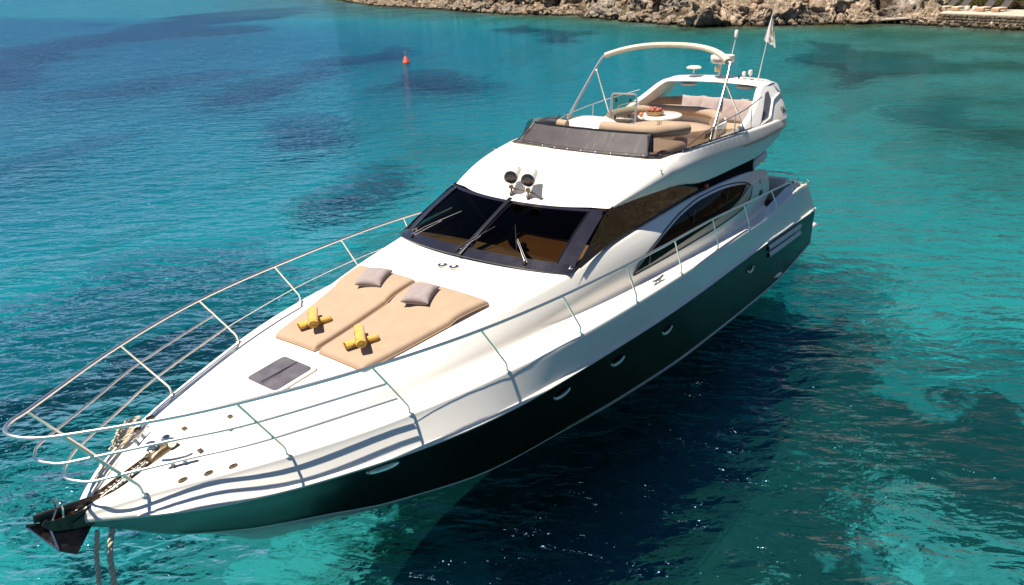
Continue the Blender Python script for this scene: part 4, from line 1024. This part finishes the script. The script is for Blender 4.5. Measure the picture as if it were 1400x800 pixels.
# ---- arch equipment
eq = lambda n_: (lambda e: (setattr(e, 'parent', yacht), e)[1])(empty(n_))
bm = bmesh.new(); T_ = Matrix.Translation(P(14.75, -.52, 4.08)); lathe(bm, [(.03, 0), (.018, .02), (.018, .15)], 12, T_); lathe(bm, [(.02, .15), (.16, .165), (.17, .185), (.13, .215), (.001, .23)], 24, T_); build('gps_dome', bm, PLASTIC, yacht)
rd = eq('radar'); T_ = Matrix.Translation(P(14.8, .12, 4.08))
bm = bmesh.new(); box(bm, P(14.8, .08, 4.20), (.09, .05, .32), bev=.015); build('radar_post', bm, PLASTIC, rd)
bm = bmesh.new(); lathe(bm, [(.10, .28), (.22, .30), (.255, .34), (.26, .42), (.25, .455), (.001, .475)], 32, T_); build('radome', bm, PLASTIC, rd)
bm = bmesh.new(); box(bm, P(14.62, .10, 4.28), (.04, .12, .14), bev=.01); build('radar_lamp', bm, M('amber box', (.75, .62, .35), .4), rd)
text('Raymar', .07, frame_m((0, 1, 0), (1, 0, .1), P(14.53, .12, 4.435)), NAVYT, rd, 'radar_lettering', .002)
bm = bmesh.new(); tube(bm, [P(14.85, .30, 4.53), P(14.86, .36, 4.92)], .010, 8); lathe(bm, [(.04, 0), (.042, .02), (.042, .12), (.03, .14), (.001, .145)], 16, Matrix.Translation(P(14.86, .36, 4.90))); build('anchor_light', bm, PLASTIC, yacht)
for y, hh, rr_ in ((.66, .13, .045), (.80, .16, .05), (.55, .06, .03)):
    bm = bmesh.new(); lathe(bm, [(.012, 0), (.012, hh*.5), (rr_, hh*.8), (rr_*.9, hh*1.2), (.001, hh*1.3)], 14, Matrix.Translation(P(14.75, y, 4.06))); build('beacon', bm, BLACK if rr_ == .03 else PLASTIC, yacht)
bm = bmesh.new(); pa, pb = P(14.75, .98, 4.03), P(14.78, 1.20, 5.75); tube(bm, [pa, pa.lerp(pb, .3), pb], [.016, .012, .006], 8); build('whip_antenna', bm, PLASTIC, yacht)
# flag on the antenna
bm = bmesh.new(); F_ = lambda a, b: pa.lerp(pb, .46+.30*b)+Vector((.02*math.sin(9*a+3*b), a*.20*(1-.85*b), -.10*a*(1+b)+.015*math.sin(12*a)))
patch(bm, F_, lin(-.35, 1, 14), lin(0, 1, 8)); bmesh.ops.solidify(bm, geom=bm.faces[:], thickness=.004); weld(bm)
fl = build('flag', bm, FLAGM); tag(fl, 'small white pennant flying from the whip antenna on the arch', 'flag')
bm = bmesh.new(); patch(bm, lambda a, b: F_(a, b)+Vector((.008, 0, 0)), lin(.25, .75, 6), lin(.40, .62, 3)); patch(bm, lambda a, b: F_(a, b)+Vector((.008, 0, 0)), lin(.2, .45, 4), lin(.14, .22, 2)); patch(bm, lambda a, b: F_(a, b)+Vector((.008, 0, 0)), lin(.55, .72, 3), lin(.14, .22, 2)); build('flag_emblem', bm, FLAGC, fl)

# ---- cockpit and stern
bm = bmesh.new(); ss = lin(13.3, 16.2, 12)
patch(bm, lambda u, v: P(u, -1.75+3.5*v, 1.08), ss, [0, 1])
for sg in (1, -1): patch(bm, lambda u, v: P(u-max(0, (u-15.0)/1.35*(v*(ZG(u)-1.08))*.6), sg*(YI(u)-.0), 1.08+(ZG(u)+.004-1.08)*v), ss, [0, 1], flip=sg < 0)
build('cockpit_sole', bm, WOOD, yacht)
bm = bmesh.new(); box(bm, P(15.55, -.25, 1.42), (.30, 2.5, .72), (0, R(-6), 0), .04, 3); build('transom_bench', bm, GEL2, yacht)
bm = bmesh.new(); cushion(bm, lambda a, b: P(15.2+.26*a, -.25+1.15*b, 1.45), .12); build('cockpit_cushion', bm, BLACKF, yacht)
bm = bmesh.new(); box(bm, P(15.62, 1.32, 1.55), (.24, .62, .55), (0, R(-6), 0), .05, 3); build('transom_coaming', bm, GEL, yacht)
bm = bmesh.new(); cushion(bm, lambda a, b: P(16.75+.50*a, 2.0*b, .32), .12, bottom=.06, p=10); build('swim_platform', bm, GEL, yacht)
for y0_, y1_ in ((-.5, .45), (1.05, 1.70), (-1.7, -1.05)):
    bm = bmesh.new(); tube(bm, roundpath([P(15.75, y0_, 1.72), P(15.80, y0_, 1.90), P(15.80, y1_, 1.90), P(15.75, y1_, 1.72)], .06), .015, 8); build('stern_rail', bm, STEELR, yacht)
bm = bmesh.new(); lathe(bm, [(.03, -.02), (.035, 0), (.03, .02)], 12, Matrix.Translation(P(15.95, 1.92, 1.70))); tube(bm, roundpath([P(15.85, 1.98, 1.72), P(15.9, 2.0, 1.80), P(16.05, 1.98, 1.70)], .04), .012, 8); build('stern_fairlead', bm, STEEL, yacht)

# ================================================================ THINGS ABOARD
PO = cv([(3.16, .86), (4.1, 1.06), (5.12, 1.28)])
def pad(sg, label):
    def fn(a, b):
        s0, s1 = 3.18, 5.10; s = s0+(s1-s0)*(a+1)/2; yo = PO(s); yi = .038
        y = yi+(yo-yi)*(b+1)/2
        s -= .06*((b+1)/2-.5)*0+(.05*max(0, a)*(1-((b+1)/2)))
        head = .034*(lambda q: q*q*(3-2*q))(max(0, min(1, (s-4.36)/.26))) ; head = head-.015*max(0, min(1, (s-4.75)/.35))
        groove = -.012*math.exp(-((s-4.45)/.02)**2)
        return P(s, sg*y, hz(s, y)+.004+head+groove)
    e = empty('sun_pad', P(4.1, sg*.5, 2.3)); tag(e, label, 'sun pad', 'sun pads on the foredeck')
    bm = bmesh.new(); cushion(bm, fn, .085, 60, 26, 22, .35); build('mattress', bm, TAN, e)
    bm = bmesh.new(); pts = [fn(a, b)+Vector((0, 0, .014)) for a, b in [(-1, q) for q in lin(-.97, .97, 10)]]+[fn(q, 1)+Vector((0, 0, .014)) for q in lin(-.97, .97, 24)]+[fn(1, q)+Vector((0, 0, .014)) for q in lin(.97, -.97, 10)]+[fn(q, -1)+Vector((0, 0, .014)) for q in lin(.97, -.97, 24)]
    tube(bm, pts+[pts[0]], .010, 6); build('piping', bm, TAND, e)
    return fn
pad(1, 'tan sun pad on the side of the foredeck nearer the camera')
pad(-1, 'tan sun pad on the side of the foredeck farther from the camera')
def pillow(name, loc, size, rot, mat, label, cat, th=.09, group=None, tilt=(0, 0)):
    e = bmesh.new(); n_ = 26
    def fp(a, b, up):
        k_ = 1-.06*(1-a*a)*abs(b)**3*0; pin = 1-.10*(1-abs(a)**2)*abs(b)**6; pin2 = 1-.10*(1-abs(b)**2)*abs(a)**6
        h_ = max(0, (1-a**4)*(1-b**4))**.55
        wob = .06*noise.noise(Vector((a*2.2+loc.x, b*2.2, up*3)))
        return Vector((a*size[0]/2*pin2, b*size[1]/2*pin, up*th*(h_*(1+wob*2.5)+.03)))
    for up in (1, -1):
        V = [[e.verts.new(fp(math.sin(i/n_*math.pi-math.pi/2), math.sin(j/n_*math.pi-math.pi/2), up)) for j in range(n_+1)] for i in range(n_+1)]
        for i in range(n_):
            for j in range(n_):
                q = [V[i][j], V[i+1][j], V[i+1][j+1], V[i][j+1]]
                if up < 0: q.reverse()
                e.faces.new(q)
    weld(e, .003)
    m_ = Matrix.Translation(loc) @ Euler((tilt[0], tilt[1], rot)).to_matrix().to_4x4(); 
    o = build(name, e, mat, None, ang=180); o.matrix_world = m_; tag(o, label, cat, group); return o
pillow('pillow', P(4.74, -.56, 2.545), (.46, .40), R(22), GREY, 'grey linen pillow on the far tan sun pad', 'pillow', .075, 'grey pillows on the sun pads', (0, R(8)))
pillow('pillow', P(4.66, .44, 2.54), (.46, .40), R(22), GREY, 'grey linen pillow on the nearer tan sun pad', 'pillow', .075, 'grey pillows on the sun pads', (0, R(8)))
def towel(c, ang, L_, r, label, lift=0):
    s, y = -c[0], c[1]; d = Vector((math.cos(ang), math.sin(ang), 0))
    bm = bmesh.new(); m_ = aim(Vector((0, 0, 0)), d)
    # rolled cloth: spiral section
    prof = []
    for i in range(46):
        t = i/45; a = t*5.2*math.pi; rad = r*(.18+.82*t); prof.append((math.cos(a)*rad, math.sin(a)*rad*.92))
    rows = []
    for q in lin(-L_/2, L_/2, 12):
        k_ = 1+.05*math.sin(q*60+c[0])-.10*abs(q/(L_/2))**8; sl = .012*math.sin(q*31)
        rows.append([Vector((x_*k_+sl*.3, y_*k_, q)) for x_, y_ in prof])
    loft(bm, rows, mirror=False); bmesh.ops.solidify(bm, geom=bm.faces[:], thickness=.004)
    lathe(bm, [(r*.80, -L_/2+.006), (r*.93, -L_/2+.012), (r*.93, L_/2-.012), (r*.80, L_/2-.006)], 20)
    bm.transform(m_)
    o = build('rolled_towel', bm, YEL, None, ang=60); o.location = (c[0], c[1], c[2]); o.scale = (1, 1, .84); tag(o, label, 'towel', 'rolled yellow towels on the sun pads'); return o
for y, w_ in ((-.46, 'far'), (.50, 'nearer')):
    s = 3.54 if y < 0 else 3.50; z_ = hz(s, y)+.085; v = Vector((.0, 1, 0))
    towel((-s-.01, y+.0, z_+.048), R(155), .44, .062, 'yellow rolled towel lying underneath another on the %s sun pad' % w_)
    towel((-s, y, z_+.135), R(52), .52, .070, 'yellow rolled towel laid across the top of another on the %s sun pad' % w_)
# flybridge pillows
for i, (s, y, rz_, lab) in enumerate(((14.45, -.30, 5, 'large grey pillow standing at the far end of the aft flybridge bench'), (14.45, .12, -6, 'large grey pillow in the middle of the aft flybridge bench'), (14.35, .72, 8, 'large grey pillow beside the nearer bimini strut on the aft bench'), (14.3, 1.05, -20, 'grey pillow leaning on the arch at the near end of the aft bench'))):
    o = pillow('flybridge_pillow', P(s-.12, y, 3.48), (.54, .56), 0, M('rose grey linen', (.37, .285, .255), .9, bump=.3, bs=120, var=.1) if i == 0 else bpy.data.materials['rose grey linen'], lab, 'pillow', .09, 'pillows on the flybridge bench')
    o.rotation_euler = (0, R(68), R(rz_))
# basket of fruit and loose fruit
fbk = empty('fruit_basket', P(11.95, .02, 3.70)); tag(fbk, 'round wicker basket of red fruit on the white flybridge table', 'basket')
bm = bmesh.new(); lathe(bm, [(.13, 0), (.17, .03), (.185, .085), (.175, .085), (.16, .03), (.001, .012)], 28, Matrix.Translation(P(11.95, .02, 3.703))); build('basket_weave', bm, BASK, fbk)
for i in range(7):
    a = i*2*math.pi/6; q = P(11.95+.10*math.cos(a)*(i < 6), .02+.10*math.sin(a)*(i < 6), 3.80+.03*(i == 6)); bm = bmesh.new()
    bmesh.ops.create_icosphere(bm, subdivisions=3, radius=.042+.006*(i % 3), matrix=Matrix.Translation(q)); f_ = build('fruit', bm, FRUIT, fbk)
for i, (s, y, m__, lab) in enumerate(((11.72, -.16, FRUITY, 'orange fruit lying beside the wicker basket on the flybridge table'), (11.70, -.30, FRUIT, 'red fruit furthest from the wicker basket on the flybridge table'))):
    bm = bmesh.new(); bmesh.ops.create_icosphere(bm, subdivisions=3, radius=.045, matrix=Matrix.Diagonal((1.1, 1, .85, 1))); o = build('loose_fruit', bm, m__); o.location = P(s, y, 3.742); tag(o, lab, 'fruit')

# ================================================================ BUOY
bu = empty('mooring_buoy', (-43.9, -39.4, 0)); tag(bu, 'small orange cone buoy floating on the open water', 'buoy')
T_ = Matrix.Translation((-43.9, -39.4, -.12)) @ Matrix.Rotation(R(4), 4, 'X')
bm = bmesh.new(); lathe(bm, [(.05, -.30), (.22, -.10), (.31, .08), (.31, .14), (.27, .20), (.13, .52), (.07, .60), (.001, .62)], 24, T_); build('buoy_body', bm, BUOYM, bu)
bm = bmesh.new(); tube(bm, [T_ @ Vector((0, 0, .6)), T_ @ Vector((0, 0, .92))], .018, 8); tube(bm, [T_ @ Vector((.05*math.cos(a), 0, .93+.05*math.sin(a))) for a in lin(0, 6.28, 12)], .012, 6); build('buoy_ring', bm, STEELR, bu)

# ================================================================ SHORE
def rockmesh(seed, sub=4, jag=.35):
    rnd = random.Random(seed); bm = bmesh.new(); bmesh.ops.create_icosphere(bm, subdivisions=sub, radius=1)
    cuts = [(Vector((rnd.uniform(-1, 1), rnd.uniform(-1, 1), rnd.uniform(-.6, 1))).normalized(), rnd.uniform(.50, .88)) for _ in range(13)]
    off = Vector((seed*3.1, seed*1.7, 0))
    for v in bm.verts:
        p = v.co.copy()
        for n_, d in cuts:
            e = p.dot(n_)-d
            if e > 0: p -= n_*e*.93
        q = v.co*1.7+off
        p *= 1+jag*.30*noise.noise(q)+jag*.20*noise.noise(q*2.6)-jag*.16*abs(noise.noise(q*4.0))*2+jag*.07*noise.noise(q*9)
        v.co = p
    me = bpy.data.meshes.new('boulder'); 
    for f in bm.faces: f.smooth = False
    for f in bm.faces: f.smooth = True
    for e in bm.edges:
        if len(e.link_faces) == 2: e.smooth = e.calc_face_angle(0) < R(24)
    bm.to_mesh(me); bm.free(); return me
RM = [rockmesh(i+3, 5, .75+.15*(i % 3)) for i in range(8)]
for i, m_ in enumerate(RM): m_.materials.append(ROCK if i % 3 else ROCK2)
def boulder(t, d, sx, sy, sz, lab, mi, rz=None, z0=None, group='boulders along the shoreline'):
    p, nn = shore_at(t); q = p+nn*d
    o = bpy.data.objects.new('boulder', RM[mi % 8]); COL.objects.link(o)
    o.location = (q.x, q.y, sz*.30 if z0 is None else z0); o.scale = (sx, sy, sz)
    o.rotation_euler = (random.uniform(-.25, .25), random.uniform(-.25, .25), random.uniform(0, 6.3) if rz is None else rz)
    tag(o, lab, 'boulder', group); return o
BIG = [((-83.5, -31.5), 1.6, 3.4, 2.8, 2.9, 'largest craggy grey boulder standing right at the water behind the anchor light', 1),
       ((-84, -28.5), 2.8, 2.6, 2.2, 2.1, 'pale tilted slab boulder between the largest boulder and the antenna', 2),
       ((-84, -25.6), 1.3, 1.5, 1.3, 1.5, 'small rounded ochre boulder just left of the whip antenna', 4),
       ((-85, -22.8), 2.2, 2.3, 2.3, 2.1, 'broad layered boulder just right of the whip antenna', 5),
       ((-87, -19.6), 2.6, 2.2, 2.2, 2.4, 'pale boulder overhanging a black cleft at the waterline', 7),
       ((-88.3, -16.8), 2.2, 1.9, 2.0, 2.1, 'wedge shaped pale boulder with a dark right face', 2),
       ((-88.9, -13.8), 3.6, 2.1, 2.1, 2.5, 'tall dark boulder standing behind the flat jetty', 0),
       ((-97.5, -52.5), 1.5, 2.2, 1.8, 1.7, 'low dark boulder below the middle of the rocky shore', 3)]
for (xy, d, sx, sy, sz, lab, mi) in BIG: boulder(arc_of(*xy), d-.5, sx*1.35, sy*1.25, sz*1.35, lab, mi)
rnd = random.Random(11); t = arc_of(-190, -225)
while t < TA+1.0:
    big = t > arc_of(-117, -100)
    sc = rnd.uniform(.8, 1.9)
    boulder(t, rnd.uniform(.2, 1.6), sc*1.3, sc, sc*.8, 'brown craggy boulder in the rock pile along the shoreline', rnd.randrange(8))
    if t > TA-5.5: t += 1.5; continue
    sc = rnd.uniform(1.5, 3.1)
    boulder(t+rnd.uniform(-.5, .5), rnd.uniform(3.2, 7.0), sc*1.2, sc, sc*.9, 'brown craggy boulder in the rock pile along the shoreline', rnd.randrange(8), z0=rnd.uniform(1.8, 3.4))
    t += rnd.uniform(1.7, 3.3) if big else rnd.uniform(2.5, 4.5)
# rubble filling the gaps, far too many stones to count
bm = bmesh.new(); rnd = random.Random(5); tm = rockmesh(40, 2, .5)
base = bmesh.new(); base.from_mesh(tm); bv = [v.co.copy() for v in base.verts]; bf = [[v.index for v in f.verts] for f in base.faces]; base.free()
t = arc_of(-160, -175)
while t < TB+60:
    for _ in range(3):
        inT = TA-1 < t < TB
        p, nn = shore_at(t+rnd.uniform(-.4, .4)); d = rnd.uniform(-1.3, .35) if inT else rnd.uniform(-1.2, 5.5)
        q = p+nn*d; sc = rnd.uniform(.14, .34) if inT else rnd.uniform(.2, .75)
        z_ = (.05 if d < 0 else .1+d*.55)
        m_ = Matrix.LocRotScale(Vector((q.x, q.y, z_)), Euler((rnd.uniform(0, 6), rnd.uniform(0, 6), rnd.uniform(0, 6))), Vector((sc*1.4, sc, sc*.7)))
        vs = [bm.verts.new(m_ @ v) for v in bv]
        for f in bf: bm.faces.new([vs[i] for i in f])
    t += .55
tag(build('rubble', bm, ROCK, ang=20), 'loose brown rubble filling the gaps between the shoreline boulders', 'rubble', kind='stuff')

# terrace with its dry-stone edge
PAVE = M('pale concrete', (.50, .42, .32), .9, var=.2, vs=1.5, bump=.3, bs=12)
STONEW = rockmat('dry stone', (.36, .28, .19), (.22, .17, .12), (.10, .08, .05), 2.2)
tn = lin(TA-5, TB+6, 80)
def tp(t, d, z_): p, nn = shore_at(t); return Vector((p.x+nn.x*d, p.y+nn.y*d, z_))
bm = bmesh.new(); fe = lambda t: .55+max(0, min(1, (TA-t)/2))*1.6
rows = [[tp(t, fe(t), .30), tp(t, fe(t), 1.02), tp(t, fe(t)+.07, 1.06), tp(t, 3.0, 1.08), tp(t, 6.2, 1.12), tp(t, 6.4, .2)] for t in tn]; loft(bm, rows, mirror=False); bmesh.ops.recalc_face_normals(bm, faces=bm.faces)
tag(build('terrace', bm, PAVE, ang=20), kind='structure')
rnd = random.Random(3); bm = bmesh.new()
for ly in range(4):
    t = TA-.5
    while t < TB+5:
        w_ = rnd.uniform(.25, .7); h_ = rnd.uniform(.17, .25)
        p, nn = shore_at(t+w_/2); c_ = tp(t+w_/2, .42+.05*rnd.random()-.04*(4-ly), .14+.23*ly)
        tt = bmesh.new(); bmesh.ops.create_cube(tt, size=1); bmesh.ops.scale(tt, vec=(w_*.94, .34, h_), verts=tt.verts); bmesh.ops.bevel(tt, geom=tt.edges[:], offset=.05, segments=2, affect='EDGES')
        for v in tt.verts: v.co += Vector((noise.noise(v.co*5+c_), noise.noise(v.co*5-c_), noise.noise(v.co*6+c_)))*.05
        tt.transform(Matrix.Translation(c_) @ Matrix.Rotation(math.atan2(nn.y, nn.x)-math.pi/2+rnd.uniform(-.08, .08), 4, 'Z')); add(bm, tt); t += w_
tag(build('stone_retaining_wall', bm, STONEW, ang=30), 'rough stone wall holding the pale terrace above the water', 'wall')
# jetty slab
bm = bmesh.new(); ja = shore_at(TA-3.5)[0]
fpp = [(-3.4, .25, .42), (1.5, 1.0, .70), (1.8, 2.6, .72), (-3.0, 1.5, .44)]
T0 = TA-1.6
lo_ = [tp(T0+a, d-1.6, z_) for a, d, z_ in fpp]; vs = [bm.verts.new(p) for p in lo_]; vb = [bm.verts.new(p-Vector((0, 0, .16))) for p in lo_]
bm.faces.new(vs); bm.faces.new(vb[::-1])
for i in range(4): bm.faces.new((vs[i], vb[i], vb[(i+1) % 4], vs[(i+1) % 4]))
bmesh.ops.recalc_face_normals(bm, faces=bm.faces); bmesh.ops.bevel(bm, geom=bm.edges[:], offset=.03, segments=2, affect='EDGES')
je = empty('jetty', tp(T0, 0, 0)); tag(je, 'flat weathered landing slab jutting over the water by the boulders', 'jetty')
build('jetty_slab', bm, PAVE, je)
for a, d in ((-2.6, -.9), (-1.0, -.5), (.8, .1)):
    bm = bmesh.new(); q = tp(T0+a, d, 0); lathe(bm, [(.12, -1.2), (.11, .46+.05*(a+2.6))], 12, Matrix.Translation(q)); build('jetty_post', bm, WOOD, je)
# steps up from the terrace
sp = empty('stone_steps', tp(TA-2.3, 5, 1.1)); tag(sp, 'pale stone steps climbing from the terrace beside the boulders', 'steps')
for i in range(9):
    p, nn = shore_at(TA-2.3); c_ = tp(TA-2.3, 4.9+.34*i, 1.10+.20*i+.09); bm = bmesh.new(); box(bm, Vector((0, 0, 0)), (1.9, .42, .20), bev=.03)
    bm.transform(Matrix.Translation(c_) @ Matrix.Rotation(math.atan2(nn.y, nn.x)-math.pi/2, 4, 'Z')); build('step', bm, PAVE, sp)
# sun loungers, stools
LG = M('dark lounger mesh', (.05, .038, .035), .8, bump=.2); LW = M('lounger timber', (.50, .30, .17), .7, var=.2, vs=10)
def lounger(t, d, label, rz):
    p, nn = shore_at(t); L_ = tp(t, d, 1.10); e = empty('sun_lounger', L_, math.atan2(nn.y, nn.x)+rz); tag(e, label, 'sun lounger', 'sun loungers on the terrace')
    def lb(name, fnc, m_):
        bm = bmesh.new(); fnc(bm); o = build(name, bm, m_, e, local=True)
    lb('frame', lambda b: (box(b, Vector((-.25, 0, .26)), (1.35, .72, .09), bev=.015), box(b, Vector((-.9, 0, .16)), (.06, .72, .30), bev=.01), [box(b, Vector((x_, y_, .13)), (.06, .06, .26)) for x_ in (-.6, .35) for y_ in (-.32, .32)]), LW)
    lb('seat', lambda b: cushion(b, lambda u, v: Vector((-.25+.66*u, .34*v, .31)), .07, 10, 10), M('lounger cushion', (.60, .48, .36), .9) if 'lounger cushion' not in bpy.data.materials else bpy.data.materials['lounger cushion'])
    lb('backrest', lambda b: box(b, Vector((.72, 0, .62)), (.85, .80, .06), (0, R(-42), 0), .02), LG)
for i, (dt, lab) in enumerate(((0.0, 'dark backed sun lounger closest to the stone steps'), (1.4, 'dark backed sun lounger second from the stone steps'), (4.0, 'dark backed sun lounger beyond the white stool, third from the steps'), (5.3, 'dark backed sun lounger at the far right end of the terrace row'))):
    lounger(TA+dt, 3.5, lab, math.pi*0+.05*i)
STW = M('white stool plaster', (.68, .60, .50), .8, var=.08)
for dt, lab in ((2.5, 'small white round stool beside the second sun lounger'), (3.3, 'small white round stool just left of the third sun lounger')):
    bm = bmesh.new(); lathe(bm, [(.20, 0), (.24, .12), (.24, .36), (.20, .45), (.001, .47)], 18); o = build('stool', bm, STW); o.location = tp(TA+dt, 3.0, 1.09); tag(o, lab, 'stool', 'stools on the terrace')
# shrubs behind the terrace: leaf clumps on woody stems
LEAF = M('olive green leaves', (.075, .085, .018), .6, col2=(.16, .14, .03), vs=3)
LEAF2 = M('yellow green leaves', (.16, .13, .02), .6, col2=(.07, .08, .02), vs=3)
def shrub_meshes(seed):
    rnd = random.Random(seed); fo = bmesh.new(); stm = bmesh.new()
    for c_ in range(9):
        cc = Vector((rnd.uniform(-.7, .7), rnd.uniform(-.6, .6), rnd.uniform(.45, 1.1))); tube(stm, [Vector((0, 0, -.1)), cc*.5+Vector((0, 0, -.05)), cc], [.035, .022, .01], 5)
        for _ in range(150):
            v = Vector((rnd.gauss(0, 1), rnd.gauss(0, 1), rnd.gauss(0, .8))); v = v.normalized()*rnd.uniform(.25, .46)*(1+.3*noise.noise(v*3)); q = cc+v
            m_ = Matrix.LocRotScale(q, Euler((rnd.uniform(0, 6), rnd.uniform(0, 6), rnd.uniform(0, 6))), None); s_ = rnd.uniform(.035, .065)
            fo.faces.new([fo.verts.new(m_ @ Vector(a)) for a in ((-s_, -s_*.5, 0), (s_, -s_*.4, .01), (s_*1.2, s_*.4, 0), (-s_, s_*.5, .015))])
    a = bpy.data.meshes.new('foliage'); fo.to_mesh(a); fo.free(); b = bpy.data.meshes.new('stem'); stm.to_mesh(b); stm.free(); a.materials.append(LEAF if seed % 2 else LEAF2); b.materials.append(WOOD); return a, b
SM = [shrub_meshes(i) for i in range(4)]
rnd = random.Random(8)
for i in range(16):
    dt = -1.2+i*.85; L_ = tp(TA+dt, 6.3+rnd.uniform(-.5, .9), .9+rnd.uniform(0, .5)); e = empty('shrub', L_, rnd.uniform(0, 6)); e.scale = (1.3, 1.2, 1.0+.5*rnd.random())
    tag(e, 'green shrub growing in the hedge behind the sun loungers', 'shrub', 'shrubs behind the terrace')
    for nm, me in zip(('foliage', 'stem'), SM[i % 4]):
        o = bpy.data.objects.new(nm, me); COL.objects.link(o); o.parent = e
